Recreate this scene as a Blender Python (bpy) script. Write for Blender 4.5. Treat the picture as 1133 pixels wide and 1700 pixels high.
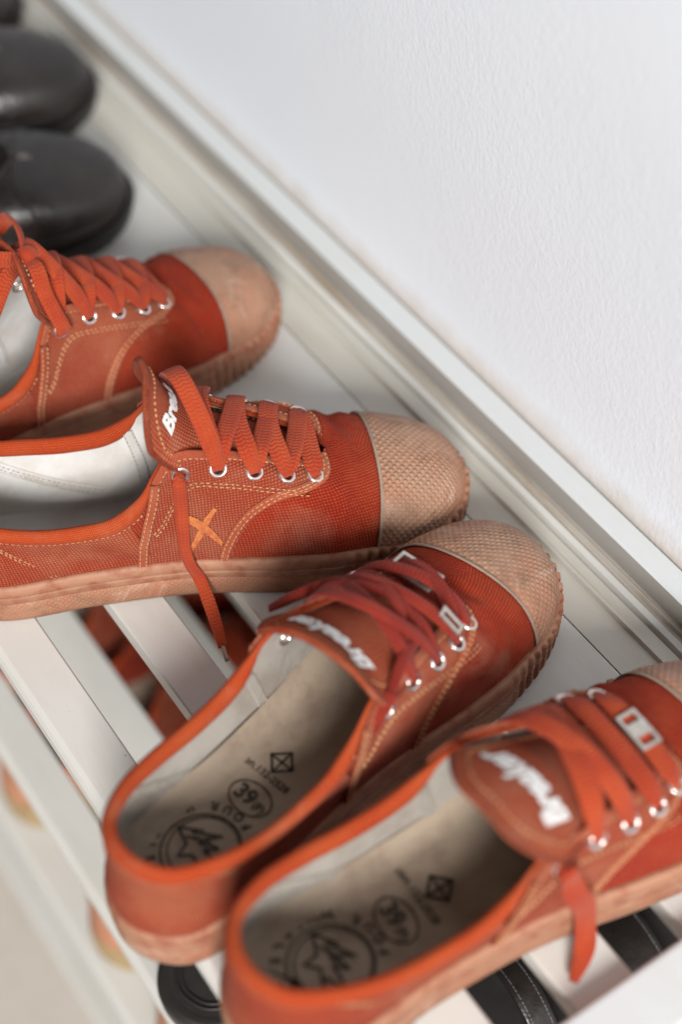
import bpy, bmesh, math, random
import numpy as np
from mathutils import Matrix, Vector

random.seed(7)
rng = np.random.default_rng(11)
SC = bpy.context.scene
COL = SC.collection
for o in list(bpy.data.objects):
    bpy.data.objects.remove(o)

# ------------------------------------------------------------------ camera
cd = bpy.data.cameras.new('camera')
cam = bpy.data.objects.new('camera', cd)
COL.objects.link(cam)
CX = Vector((0.55971846, 0.82837733, -0.02249972))
CY = Vector((-0.6231458, 0.43863506, 0.64752498))
CZ = Vector((0.54626418, -0.34841108, 0.761712))
cam.matrix_world = Matrix(((CX.x, CY.x, CZ.x, 0), (CX.y, CY.y, CZ.y, 0), (CX.z, CY.z, CZ.z, 0.71), (0, 0, 0, 1)))
cd.sensor_fit = 'VERTICAL'
cd.sensor_height = 36.0
cd.lens = 36.0 * 2700 / 1700
cd.clip_start = 0.02
cd.clip_end = 60
cd.dof.use_dof = True
cd.dof.focus_distance = 0.856
cd.dof.aperture_fstop = 2.5
cd.dof.aperture_blades = 0
SC.camera = cam

# ------------------------------------------------------------------ light
W = bpy.data.worlds.new('World')
SC.world = W
W.use_nodes = True
bg = W.node_tree.nodes['Background']
bg.inputs[0].default_value = (1.0, 0.97, 0.93, 1)
bg.inputs[1].default_value = 0.12


def area(name, loc, target, sx, sy, power, color):
    l = bpy.data.lights.new(name, 'AREA')
    l.shape = 'RECTANGLE'
    l.size = sx
    l.size_y = sy
    l.energy = power
    l.color = color
    o = bpy.data.objects.new(name, l)
    COL.objects.link(o)
    o.location = loc
    o.rotation_euler = (Vector(target) - Vector(loc)).to_track_quat('-Z', 'Y').to_euler()
    return o


area('window_light', (4.1, -2.3, 3.05), (-0.45, 0.25, 0.0), 1.9, 1.9, 665, (1.0, 0.985, 0.96))

SC.view_settings.view_transform = 'Standard'
SC.view_settings.look = 'None'
SC.view_settings.gamma = 1.0
SC.view_settings.exposure = 0.0
SC.render.film_transparent = False
SC.cycles.max_bounces = 8
SC.cycles.diffuse_bounces = 5


# ------------------------------------------------------------------ materials
class NT:
    def __init__(s, name):
        s.m = bpy.data.materials.new(name)
        s.m.use_nodes = True
        s.t = s.m.node_tree
        s.b = s.t.nodes['Principled BSDF']

    def n(s, typ, **kw):
        x = s.t.nodes.new(typ)
        for k, v in kw.items():
            setattr(x, k, v)
        return x

    def l(s, a, b):
        s.t.links.new(a, b)

    def val(s, sock, v):
        if hasattr(v, 'is_output'):
            s.l(v, sock)
        else:
            sock.default_value = v

    def math(s, op, a, b=0.0, c=None):
        x = s.n('ShaderNodeMath', operation=op)
        s.val(x.inputs[0], a)
        s.val(x.inputs[1], b)
        if c is not None:
            s.val(x.inputs[2], c)
        return x.outputs[0]

    def mix(s, f, a, b, blend='MIX'):
        x = s.n('ShaderNodeMix', data_type='RGBA', blend_type=blend)
        s.val(x.inputs[0], f)
        s.val(x.inputs[6], a if hasattr(a, 'is_output') else (*a, 1))
        s.val(x.inputs[7], b if hasattr(b, 'is_output') else (*b, 1))
        return x.outputs[2]

    def noise(s, vec, scale, detail=4, rough=0.55, dist=0.0):
        x = s.n('ShaderNodeTexNoise')
        s.l(vec, x.inputs['Vector'])
        x.inputs['Scale'].default_value = scale
        x.inputs['Detail'].default_value = detail
        x.inputs['Roughness'].default_value = rough
        x.inputs['Distortion'].default_value = dist
        return x.outputs[0]

    def ramp(s, f, lo, hi, a=0.0, b=1.0):
        x = s.n('ShaderNodeMapRange')
        x.interpolation_type = 'SMOOTHSTEP'
        s.val(x.inputs[0], f)
        x.inputs[1].default_value = lo
        x.inputs[2].default_value = hi
        x.inputs[3].default_value = a
        x.inputs[4].default_value = b
        return x.outputs[0]

    def bump(s, h, strength, dist):
        x = s.n('ShaderNodeBump')
        x.inputs['Strength'].default_value = strength
        x.inputs['Distance'].default_value = dist
        s.l(h, x.inputs['Height'])
        s.l(x.outputs[0], s.b.inputs['Normal'])
        return x

    def uv(s):
        x = s.n('ShaderNodeUVMap')
        sp = s.n('ShaderNodeSeparateXYZ')
        s.l(x.outputs[0], sp.inputs[0])
        return x.outputs[0], sp.outputs[0], sp.outputs[1]

    def obj(s):
        """object coordinates pushed apart for each object, so no two objects wear alike"""
        x = s.n('ShaderNodeTexCoord').outputs['Object']
        r = s.n('ShaderNodeObjectInfo').outputs['Random']
        a = s.n('ShaderNodeVectorMath', operation='ADD')
        c = s.n('ShaderNodeCombineXYZ')
        m = s.math('MULTIPLY', r, 7.0)
        for i in range(3):
            s.l(m, c.inputs[i])
        s.l(x, a.inputs[0])
        s.l(c.outputs[0], a.inputs[1])
        return a.outputs[0]


def canvas(name, deep, faded, dust, pitch=0.0016, wear=0.5, strength=0.9, rough=0.95):
    deep, faded, dust = ([x * 1.0 for x in c] for c in (deep, faded, dust))
    g = NT(name)
    _, u, v = g.uv()
    ob = g.obj()
    k = 2 * math.pi / pitch
    wob = g.math('ADD', g.noise(ob, 300, 2), g.math('MULTIPLY', g.noise(ob, 70, 2), 2.5))
    a = g.math('SINE', g.math('ADD', g.math('MULTIPLY', u, k * 0.5), g.math('MULTIPLY', wob, 1.2)))
    b = g.math('SINE', g.math('ADD', g.math('MULTIPLY', v, k * 0.5), g.math('MULTIPLY', wob, 1.2)))
    h = g.math('MULTIPLY', a, b)
    peak = g.ramp(g.math('ABSOLUTE', h), 0.15, 0.9)
    n1 = g.noise(ob, 22, 5, 0.6)
    n2 = g.noise(ob, 75, 4, 0.6)
    f = g.ramp(g.math('ADD', g.math('MULTIPLY', n1, 0.75), g.math('MULTIPLY', n2, 0.25)), 0.40, 0.68)
    c = g.mix(g.math('MULTIPLY', f, wear), deep, faded)
    c = g.mix(g.math('MULTIPLY', peak, g.ramp(g.noise(ob, 900, 2), 0.3, 0.7, 0.15, 0.52)), c, dust)
    c = g.mix(g.ramp(g.noise(ob, 15, 5, 0.65, 0.4), 0.52, 0.74, 0.0, 0.55), c, (0.43, 0.205, 0.13))
    c = g.mix(g.ramp(peak, 0.34, 0.0, 0.0, 0.48), c, tuple(x * 0.45 for x in deep))
    c = g.mix(g.math('MULTIPLY', g.ramp(g.noise(ob, 420, 3), 0.62, 0.8), 0.35), c, dust)
    g.l(c, g.b.inputs['Base Color'])
    g.b.inputs['Roughness'].default_value = rough
    g.b.inputs['Specular IOR Level'].default_value = 0.08
    g.b.inputs['Sheen Weight'].default_value = 0.03
    g.bump(g.math('ADD', peak, g.math('MULTIPLY', n2, 1.2)), strength, 0.0006)
    return g.m


def lace_mat(name, deep, light):
    deep, light = ([x * 0.95 for x in c] for c in (deep, light))
    g = NT(name)
    _, u, v = g.uv()
    ob = g.obj()
    # chevron braid: u runs -1..1 across the ribbon, v in metres along it
    tri = g.math('PINGPONG', g.math('MULTIPLY', u, 2.0), 1.0)
    ph = g.math('ADD', g.math('MULTIPLY', v, 2 * math.pi / 0.0021), g.math('MULTIPLY', tri, 3.4))
    h = g.math('ADD', g.math('MULTIPLY', g.math('SINE', ph), 0.5), 0.5)
    col = g.math('ABSOLUTE', g.math('SUBTRACT', tri, 0.5))
    h2 = g.math('MULTIPLY', h, g.ramp(col, 0.5, 0.36))
    n = g.noise(ob, 60, 4)
    c = g.mix(g.ramp(n, 0.35, 0.7, 0.0, 0.6), deep, light)
    c = g.mix(g.math('MULTIPLY', h2, 0.35), c, light)
    g.l(c, g.b.inputs['Base Color'])
    g.b.inputs['Roughness'].default_value = 0.8
    g.b.inputs['Specular IOR Level'].default_value = 0.25
    g.b.inputs['Sheen Weight'].default_value = 0.1
    g.bump(h2, 0.7, 0.0006)
    return g.m


def rubber(name, a, b, dirt, pitch=0.0030, strength=0.8, rough=0.52, stripes=False):
    g = NT(name)
    _, u, v = g.uv()
    ob = g.obj()
    k = math.pi / pitch
    p = g.math('ABSOLUTE', g.math('SINE', g.math('MULTIPLY', g.math('ADD', u, v), k * 0.72)))
    q = g.math('ABSOLUTE', g.math('SINE', g.math('MULTIPLY', g.math('SUBTRACT', u, v), k * 0.72)))
    h = g.math('MULTIPLY', p, q)
    pit = g.ramp(h, 0.30, 0.85)
    n1 = g.noise(ob, 30, 5, 0.6)
    n2 = g.noise(ob, 140, 4, 0.6)
    c = g.mix(g.ramp(n1, 0.35, 0.68), a, b)
    c = g.mix(g.math('MULTIPLY', g.ramp(n2, 0.5, 0.72), 0.55), c, dirt)
    c = g.mix(g.math('MULTIPLY', g.ramp(pit, 0.45, 0.0), 0.38), c, dirt)
    c = g.mix(g.ramp(g.noise(ob, 55, 6, 0.7, 0.6), 0.50, 0.72, 0.0, 0.55), c, tuple(x * 0.6 for x in dirt))
    c = g.mix(g.ramp(g.noise(ob, 48, 5, 0.7, 1.2), 0.56, 0.74, 0.0, 0.45), c, (0.56, 0.42, 0.34))
    g.l(c, g.b.inputs['Base Color'])
    g.l(g.ramp(n2, 0.3, 0.7, rough - 0.07, rough + 0.13), g.b.inputs['Roughness'])
    g.b.inputs['Specular IOR Level'].default_value = 0.4
    pit = g.math('MULTIPLY', pit, g.ramp(g.noise(ob, 38, 4, 0.6), 0.36, 0.60, 0.25, 1.0))
    g.bump(g.math('ADD', pit, g.math('MULTIPLY', n2, 0.6)), strength, 0.0007)
    return g.m


def plain(name, col, rough=0.6, metal=0.0, spec=0.4, nscale=60.0, var=0.12, bump=0.0, bscale=400.0, col2=None):
    g = NT(name)
    ob = g.obj()
    n = g.noise(ob, nscale, 4)
    c2 = col2 if col2 else tuple(x * (1 - var * 2) for x in col)
    g.l(g.mix(g.ramp(n, 0.4, 0.7), col, c2), g.b.inputs['Base Color'])
    g.b.inputs['Roughness'].default_value = rough
    g.b.inputs['Metallic'].default_value = metal
    g.b.inputs['Specular IOR Level'].default_value = spec
    if bump > 0:
        g.bump(g.noise(ob, bscale, 4, 0.6), bump, 0.001)
    return g.m


def twill(name, col, col2, pitch=0.0011, strength=0.35, stain=0.4, crease=0.0):
    g = NT(name)
    _, u, v = g.uv()
    ob = g.obj()
    h = g.math('ADD', g.math('MULTIPLY', g.math('SINE', g.math('MULTIPLY', g.math('ADD', u, g.math('MULTIPLY', v, 0.6)), 2 * math.pi / pitch)), 0.5), 0.5)
    n = g.noise(ob, 35, 5, 0.6)
    c = g.mix(g.math('MULTIPLY', g.ramp(n, 0.4, 0.7), stain), col, col2)
    c = g.mix(g.math('MULTIPLY', h, 0.16), c, col2)
    g.l(c, g.b.inputs['Base Color'])
    g.b.inputs['Roughness'].default_value = 0.95
    g.b.inputs['Specular IOR Level'].default_value = 0.1
    g.bump(g.math('ADD', g.math('MULTIPLY', g.noise(ob, 45, 3, 0.6, 1.0), 9.0 * crease), g.math('ADD', h, g.math('MULTIPLY', g.noise(ob, 180, 3), 0.8))), strength, 0.0004)
    return g.m


def wall_mat():
    g = NT('wall_plaster')
    ob = g.n('ShaderNodeTexCoord').outputs['Object']
    mp = g.n('ShaderNodeMapping')
    mp.inputs['Scale'].default_value = (1.0, 1.0, 0.7)
    g.l(ob, mp.inputs[0])
    a = g.noise(mp.outputs[0], 330, 3, 0.5, 0.4)
    b = g.noise(mp.outputs[0], 60, 4, 0.5)
    c = g.noise(ob, 5, 3)
    sp = g.n('ShaderNodeSeparateXYZ')
    g.l(ob, sp.inputs[0])
    shade_grime = g.math('MULTIPLY', g.ramp(g.math('SUBTRACT', sp.outputs[2], g.math('MULTIPLY', g.noise(ob, 40, 4), 0.016)), 0.006, 0.030, 1.0, 0.0), 0.62)  # brown band above the rail: contact shadow painted in, mixed with dirt
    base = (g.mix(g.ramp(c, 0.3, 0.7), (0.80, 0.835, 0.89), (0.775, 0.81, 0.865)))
    g.l(g.mix(shade_grime, base, (0.50, 0.40, 0.30)), g.b.inputs['Base Color'])
    g.b.inputs['Roughness'].default_value = 0.7
    g.b.inputs['Specular IOR Level'].default_value = 0.3
    g.bump(g.math('ADD', a, g.math('MULTIPLY', b, 0.5)), 0.17, 0.0016)
    return g.m


def paint_mat(name, col, dirtcol, amount=0.5, streak=True, rough=0.42):
    g = NT(name)
    ob = g.obj()
    mp = g.n('ShaderNodeMapping')
    mp.inputs['Scale'].default_value = (0.25, 1.0, 1.0) if streak else (1, 1, 1)
    g.l(ob, mp.inputs[0])
    n = g.noise(mp.outputs[0], 38, 6, 0.65, 0.3)
    n2 = g.noise(ob, 9, 4)
    sp = g.noise(ob, 260, 3, 0.6)
    c = g.mix(g.math('MULTIPLY', g.ramp(n, 0.46, 0.74), amount), col, dirtcol)
    c = g.mix(g.ramp(n2, 0.4, 0.7, 0, 0.16), c, dirtcol)
    c = g.mix(g.ramp(sp, 0.72, 0.78, 0, 0.55), c, (0.22, 0.16, 0.12))
    g.l(c, g.b.inputs['Base Color'])
    g.l(g.ramp(n, 0.3, 0.8, rough, rough + 0.25), g.b.inputs['Roughness'])
    g.b.inputs['Specular IOR Level'].default_value = 0.45
    g.bump(g.noise(ob, 500, 3), 0.06, 0.0005)
    return g.m


def leather(name, col, col2, rough=0.33):
    g = NT(name)
    ob = g.obj()
    v = g.n('ShaderNodeTexVoronoi')
    g.l(ob, v.inputs['Vector'])
    v.inputs['Scale'].default_value = 420
    n = g.noise(ob, 26, 5, 0.6)
    n2 = g.noise(ob, 120, 4)
    g.l(g.mix(g.ramp(n, 0.4, 0.7), col, col2), g.b.inputs['Base Color'])
    g.l(g.ramp(n2, 0.3, 0.75, rough, rough + 0.22), g.b.inputs['Roughness'])
    g.b.inputs['Specular IOR Level'].default_value = 0.5
    g.bump(g.math('ADD', v.outputs[0], n2), 0.22, 0.0007)
    return g.m


M = {
    'vamp': canvas('vamp_canvas', (0.29, 0.018, 0.006), (0.36, 0.058, 0.022), (0.42, 0.115, 0.055), wear=0.85),
    'quarter': canvas('quarter_canvas', (0.29, 0.037, 0.015), (0.36, 0.100, 0.050), (0.44, 0.19, 0.115), wear=0.95),
    'back': canvas('back_canvas', (0.30, 0.030, 0.010), (0.37, 0.100, 0.048), (0.44, 0.17, 0.095), wear=0.95),
    'binding': canvas('binding_tape', (0.32, 0.056, 0.024), (0.39, 0.125, 0.068), (0.45, 0.19, 0.12), pitch=0.0010, wear=0.9, strength=0.35),
    'rim': canvas('rim_binding', (0.35, 0.038, 0.009), (0.41, 0.078, 0.024), (0.44, 0.13, 0.055), pitch=0.0010, wear=0.7, strength=0.3),
    'tongue': canvas('tongue_canvas', (0.33, 0.048, 0.018), (0.39, 0.100, 0.048), (0.45, 0.16, 0.09), wear=0.9),
    'lace': lace_mat('lace_braid', (0.30, 0.026, 0.006), (0.41, 0.062, 0.014)),
    'lace_dark': lace_mat('lace_braid_deep', (0.18, 0.010, 0.004), (0.28, 0.024, 0.008)),
    'cap': rubber('toe_cap_rubber', (0.37, 0.215, 0.14), (0.375, 0.17, 0.10), (0.24, 0.125, 0.075), strength=0.95, rough=0.46),
    'fox': rubber('sidewall_rubber', (0.34, 0.17, 0.10), (0.36, 0.128, 0.068), (0.21, 0.105, 0.062), pitch=0.0024, strength=0.6, rough=0.62),
    'foxband': plain('sidewall_band_rubber', (0.34, 0.165, 0.098), 0.62, nscale=110, col2=(0.26, 0.085, 0.045), bump=0.3),
    'capedge': plain('cap_edge_tape', (0.30, 0.22, 0.165), 0.75, nscale=120, bump=0.1),
    'lining': twill('white_lining', (0.58, 0.57, 0.555), (0.44, 0.40, 0.355), stain=0.7, crease=1.0),
    'shaded_lining': twill('shaded_lining', (0.34, 0.31, 0.275), (0.24, 0.205, 0.17), stain=0.9, crease=1.0),
    'insole': twill('insole_fabric', (0.34, 0.27, 0.205), (0.21, 0.155, 0.115), pitch=0.0013, stain=0.85),
    'print': plain('insole_print', (0.045, 0.037, 0.031), 0.9, spec=0.1, nscale=420, col2=(0.105, 0.085, 0.068)),
    'white_print': plain('white_lettering', (0.82, 0.80, 0.78), 0.75, nscale=200),
    'x_print': plain('orange_cross_paint', (0.46, 0.15, 0.042), 0.9, nscale=260, col2=(0.36, 0.08, 0.03)),
    'stitch': plain('stitch_thread', (0.50, 0.255, 0.125), 0.85, nscale=300),
    'stitch_pale': plain('pale_thread', (0.42, 0.38, 0.33), 0.85, nscale=300),
    'metal': plain('eyelet_metal', (0.80, 0.70, 0.66), 0.24, metal=0.9, nscale=300, var=0.1),
    'silver': plain('buckle_metal', (0.62, 0.58, 0.52), 0.3, metal=0.85, nscale=300, var=0.12),
    'hole': plain('eyelet_hole', (0.03, 0.012, 0.008), 0.9, spec=0.05),
    'aglet': plain('aglet_plastic', (0.45, 0.33, 0.24), 0.3),
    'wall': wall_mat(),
    'slat': paint_mat('slat_paint', (0.605, 0.60, 0.57), (0.50, 0.455, 0.395), 0.35),
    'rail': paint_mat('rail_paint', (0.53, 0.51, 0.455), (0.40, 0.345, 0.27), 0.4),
    'railface_shade': paint_mat('rail_face_shade', (0.34, 0.325, 0.305), (0.28, 0.25, 0.22), 0.4),  # upstand front: its shade is put into a darker colour
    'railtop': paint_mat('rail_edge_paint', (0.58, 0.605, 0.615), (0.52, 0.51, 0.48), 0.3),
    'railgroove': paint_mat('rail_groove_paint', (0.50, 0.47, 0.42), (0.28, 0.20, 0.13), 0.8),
    'floor': paint_mat('floor_tile', (0.56, 0.51, 0.46), (0.46, 0.40, 0.35), 0.5, streak=False, rough=0.3),
    'black': leather('black_leather', (0.012, 0.009, 0.008), (0.026, 0.019, 0.016), rough=0.27),
    'blacksole': plain('black_sole_rubber', (0.020, 0.017, 0.016), 0.5, bump=0.2),
    'blackfelt': plain('black_footbed', (0.022, 0.020, 0.019), 0.55, bump=0.2),
    'greystitch': plain('pale_stitching', (0.16, 0.16, 0.17), 0.6),
    'tanheel': plain('tan_heel_leather', (0.42, 0.20, 0.115), 0.6, nscale=70, col2=(0.34, 0.13, 0.07)),
    'tansole': plain('yellowed_sole', (0.34, 0.24, 0.12), 0.7),
}


# ------------------------------------------------------------------ mesh helpers
def link(name, verts, faces, mat, parent=None, uv=None, smooth=True, mats=None, fmat=None):
    me = bpy.data.meshes.new(name)
    verts = np.asarray(verts, dtype=np.float64)
    me.from_pydata(verts.tolist(), [], faces)
    if mats:
        for m in mats:
            me.materials.append(M[m])
        me.polygons.foreach_set('material_index', fmat)
    else:
        me.materials.append(M[mat])
    if uv is not None:
        lay = me.uv_layers.new(name='UVMap')
        li = np.empty(len(me.loops), dtype=np.int32)
        me.loops.foreach_get('vertex_index', li)
        lay.data.foreach_set('uv', np.asarray(uv, dtype=np.float32)[li].ravel())
    if smooth:
        me.polygons.foreach_set('use_smooth', [True] * len(me.polygons))
    me.update()
    o = bpy.data.objects.new(name, me)
    COL.objects.link(o)
    if parent is not None:
        o.parent = parent
    return o


def weld(o, d=1e-5):
    bm = bmesh.new()
    bm.from_mesh(o.data)
    bmesh.ops.remove_doubles(bm, verts=bm.verts, dist=d)
    bmesh.ops.recalc_face_normals(bm, faces=bm.faces)
    bm.to_mesh(o.data)
    bm.free()
    return o


def sharp(o, deg=40):
    """mark edges sharper than deg so smooth shading keeps them crisp"""
    bm = bmesh.new()
    bm.from_mesh(o.data)
    lim = math.radians(deg)
    for e in bm.edges:
        if len(e.link_faces) == 2 and e.calc_face_angle(0) > lim:
            e.smooth = False
    bm.to_mesh(o.data)
    bm.free()
    return o


def gfaces(na, nb, wa=False, wb=False, off=0, flip=False):
    f = []
    for i in range(na if wa else na - 1):
        i2 = (i + 1) % na
        for j in range(nb if wb else nb - 1):
            j2 = (j + 1) % nb
            q = (off + i * nb + j, off + i2 * nb + j, off + i2 * nb + j2, off + i * nb + j2)
            f.append(q[::-1] if flip else q)
    return f


def shell(name, outer, inner, uv, mat, parent, wrap_a=False, skip=None):
    """outer / inner: [na, nb, 3]; a thick sheet with rims"""
    na, nb = outer.shape[:2]
    v = np.concatenate([outer.reshape(-1, 3), inner.reshape(-1, 3)])
    n = na * nb
    f = gfaces(na, nb, wrap_a) + gfaces(na, nb, wrap_a, off=n, flip=True)

    def rim(idx):
        for p, q in zip(idx[:-1], idx[1:]):
            f.append((p, q, q + n, p + n))
    full = list(range(na)) + ([0] if wrap_a else [])
    rim([i * nb for i in full][::-1])
    if skip is None:
        rim([i * nb + nb - 1 for i in full])
    else:
        for i, i2 in zip(full[:-1], full[1:]):
            if not (skip[i] and skip[i2]):
                rim([i * nb + nb - 1, i2 * nb + nb - 1])
    if not wrap_a:
        rim([j for j in range(nb)])
        rim([(na - 1) * nb + j for j in range(nb)][::-1])
    uvv = np.concatenate([uv.reshape(-1, 2)] * 2)
    o = link(name, v, f, mat, parent, uvv)
    weld(o, 2e-6)
    return sharp(o, 50)


def hermite(k, v, q):
    k = np.asarray(k, float)
    v = np.asarray(v, float)
    if v.ndim == 1:
        v = v[:, None]
        sq = True
    else:
        sq = False
    d = np.diff(v, axis=0) / np.diff(k)[:, None]
    m = np.empty_like(v)
    m[0], m[-1] = d[0], d[-1]
    h = np.diff(k)
    m[1:-1] = (d[:-1] * h[1:, None] + d[1:] * h[:-1, None]) / (h[:-1] + h[1:])[:, None]
    q = np.asarray(q, float)
    i = np.clip(np.searchsorted(k, q, side='right') - 1, 0, len(k) - 2)
    hh = (k[i + 1] - k[i])
    t = np.clip((q - k[i]) / hh, 0, 1)[..., None]
    hh = hh[..., None]
    r = (2 * t**3 - 3 * t**2 + 1) * v[i] + (t**3 - 2 * t**2 + t) * hh * m[i] + (-2 * t**3 + 3 * t**2) * v[i + 1] + (t**3 - t**2) * hh * m[i + 1]
    return r[..., 0] if sq else r


def chord(p, n):
    """resample a polyline of control points smoothly into n points"""
    p = np.asarray(p, float)
    d = np.linalg.norm(np.diff(p[:, :3], axis=0), axis=1)
    k = np.concatenate([[0], np.cumsum(np.maximum(d, 1e-5) ** 0.75)])
    fine = hermite(k, p, np.linspace(0, k[-1], n * 6))
    s = np.concatenate([[0], np.cumsum(np.linalg.norm(np.diff(fine[:, :3], axis=0), axis=1))])
    q = np.linspace(0, s[-1], n)
    return np.stack([np.interp(q, s, fine[:, c]) for c in range(p.shape[1])], 1)


def unit(a):
    return a / np.maximum(np.linalg.norm(a, axis=-1, keepdims=True), 1e-12)


def ribbon(name, pts, nrm, width, thick, mat, parent, n=60, taper=None, round_=2.6):
    """flat band along pts; nrm: outward normals at pts; width may be a list along pts"""
    pts = np.asarray(pts, float)
    nrm = np.asarray(nrm, float)
    wd = np.full(len(pts), width) if np.isscalar(width) else np.asarray(width, float)
    al = chord(np.concatenate([pts, nrm, wd[:, None]], 1), n)
    p, nn, w = al[:, :3], unit(al[:, 3:6]), al[:, 6]
    t = unit(np.gradient(p, axis=0))
    side = unit(np.cross(t, nn))
    nn = np.cross(side, t)
    m = 12
    a = np.linspace(0, 2 * math.pi, m, endpoint=False) + math.pi / m
    ca = np.sign(np.cos(a)) * np.abs(np.cos(a)) ** (2 / round_)
    sa = np.sign(np.sin(a)) * np.abs(np.sin(a)) ** (2 / round_)
    v = p[:, None, :] + side[:, None, :] * (ca[None, :, None] * w[:, None, None] / 2) + nn[:, None, :] * (sa[None, :, None] * thick / 2)
    s = np.concatenate([[0], np.cumsum(np.linalg.norm(np.diff(p, axis=0), axis=1))])
    uv = np.stack([np.broadcast_to(ca[None, :], (n, m)), np.broadcast_to(s[:, None], (n, m))], -1)
    f = gfaces(n, m, False, True, flip=True)
    f.append(tuple(range(m)))
    f.append(tuple(range((n - 1) * m, n * m))[::-1])
    return link(name, v.reshape(-1, 3), f, mat, parent, uv.reshape(-1, 2))


def tube(name, pts, r, mat, parent, n=40, m=8, closed=False):
    pts = np.asarray(pts, float)
    if closed:
        p = pts
        n = len(p)
        t = unit(np.roll(p, -1, 0) - np.roll(p, 1, 0))
    else:
        p = chord(pts, n)
        t = unit(np.gradient(p, axis=0))
    ref = np.array([0.13, 0.21, 0.97])
    s = unit(np.cross(t, ref))
    b = np.cross(s, t)
    a = np.linspace(0, 2 * math.pi, m, endpoint=False)
    v = p[:, None] + r * (s[:, None] * np.cos(a)[None, :, None] + b[:, None] * np.sin(a)[None, :, None])
    f = gfaces(n, m, closed, True)
    if not closed:
        f += [tuple(range(m))[::-1], tuple(range((n - 1) * m, n * m))]
    uv = np.stack([np.broadcast_to(np.linspace(0, .01, m)[None], (n, m)), np.broadcast_to(np.linspace(0, 1, n)[:, None], (n, m))], -1)
    return weld(link(name, v.reshape(-1, 3), f, mat, parent, uv.reshape(-1, 2)), 1e-7)


def box(name, lo, hi, mat, parent=None, bevel=0.0015, seg=2):
    bm = bmesh.new()
    bmesh.ops.create_cube(bm, size=1)
    lo, hi = Vector(lo), Vector(hi)
    for v in bm.verts:
        v.co = Vector((lo[i] + (v.co[i] + 0.5) * (hi[i] - lo[i]) for i in range(3)))
    if bevel:
        bmesh.ops.bevel(bm, geom=list(bm.edges), offset=bevel, segments=seg, profile=0.5, affect='EDGES')
    me = bpy.data.meshes.new(name)
    bm.to_mesh(me)
    bm.free()
    me.materials.append(M[mat])
    o = bpy.data.objects.new(name, me)
    COL.objects.link(o)
    if parent:
        o.parent = parent
    return o


def profile_bar(name, prof, x0, x1, mat, parent, nx=2, mats=None, fm=None):
    """extrude a closed (y,z) outline along x"""
    k = len(prof)
    xs = np.linspace(x0, x1, nx)
    v = [(x, y, z) for x in xs for (y, z) in prof]
    f = gfaces(nx, k, False, True)
    idx = []
    for i in range(nx - 1):
        for j in range(k):
            idx.append(fm[j] if fm else 0)
    f.append(tuple(range(k))[::-1])
    f.append(tuple(range((nx - 1) * k, nx * k)))
    idx += [0, 0]
    o = link(name, v, f, mat, parent, None, False, mats, idx if mats else None)
    bm = bmesh.new()
    bm.from_mesh(o.data)
    bmesh.ops.recalc_face_normals(bm, faces=bm.faces)
    bm.to_mesh(o.data)
    bm.free()
    return o


def empty(name, loc=(0, 0, 0), rz=0.0, label=None, cat=None, group=None):
    o = bpy.data.objects.new(name, None)
    COL.objects.link(o)
    o.empty_display_size = 0.02
    o.matrix_world = Matrix.Translation(loc) @ Matrix.Rotation(rz, 4, 'Z')
    if label:
        o['label'] = label
    if cat:
        o['category'] = cat
    if group:
        o['group'] = group
    return o


_tc = {}


def text2d(body, size=1.0, bold=0.0, shear=0.0):
    """triangulated flat text: verts [n,2] centred, faces"""
    key = (body, bold, shear)
    if key not in _tc:
        cu = bpy.data.curves.new('t', 'FONT')
        cu.body = body
        cu.size = 1
        cu.offset = bold
        cu.shear = shear
        cu.resolution_u = 3
        cu.align_x = 'CENTER'
        cu.align_y = 'CENTER'
        o = bpy.data.objects.new('t', cu)
        COL.objects.link(o)
        dg = bpy.context.evaluated_depsgraph_get()
        me = o.evaluated_get(dg).to_mesh()
        v = np.array([tuple(x.co)[:2] for x in me.vertices])
        f = [tuple(p.vertices) for p in me.polygons]
        o.evaluated_get(dg).to_mesh_clear()
        bpy.data.objects.remove(o)
        bpy.data.curves.remove(cu)
        _tc[key] = (v, f)
    v, f = _tc[key]
    return v * size, f


# ------------------------------------------------------------------ shoe form
LAT = [(.0035, .0135), (.013, .0255), (.035, .0325), (.08, .0325), (.13, .0350), (.18, .0440), (.212, .0475), (.243, .0445), (.264, .0355), (.2785, .0205)]
MED = [(.0035, .0135), (.013, .0250), (.035, .0312), (.08, .0292), (.13, .0320), (.18, .0425), (.212, .0470), (.243, .0440), (.265, .0350), (.2795, .0195)]
HEEL, TIP = (0.0, 0.0), (.2845, .0015)

SNEAKER_TOP = [
    (0.00, .008, .000, .0760), (0.05, .0096, .0094, .0757), (0.10, .0160, .0190, .0740), (0.16, .0305, .0270, .0705), (0.24, .053, .0315, .0640),
    (0.32, .078, .0318, .0605), (0.395, .101, .0308, .0635), (0.44, .114, .0280, .0740), (0.47, .121, .0245, .0850),
    (0.50, .129, .0215, .0945), (0.55, .145, .0187, .0905), (0.61, .168, .0160, .0785), (0.67, .192, .0132, .0655),
    (0.705, .204, .0085, .0610), (0.73, .209, .0, .0595), (0.79, .222, .0, .0565), (0.86, .243, .0, .0515), (1.0, .243, .0, .0515)]

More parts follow.
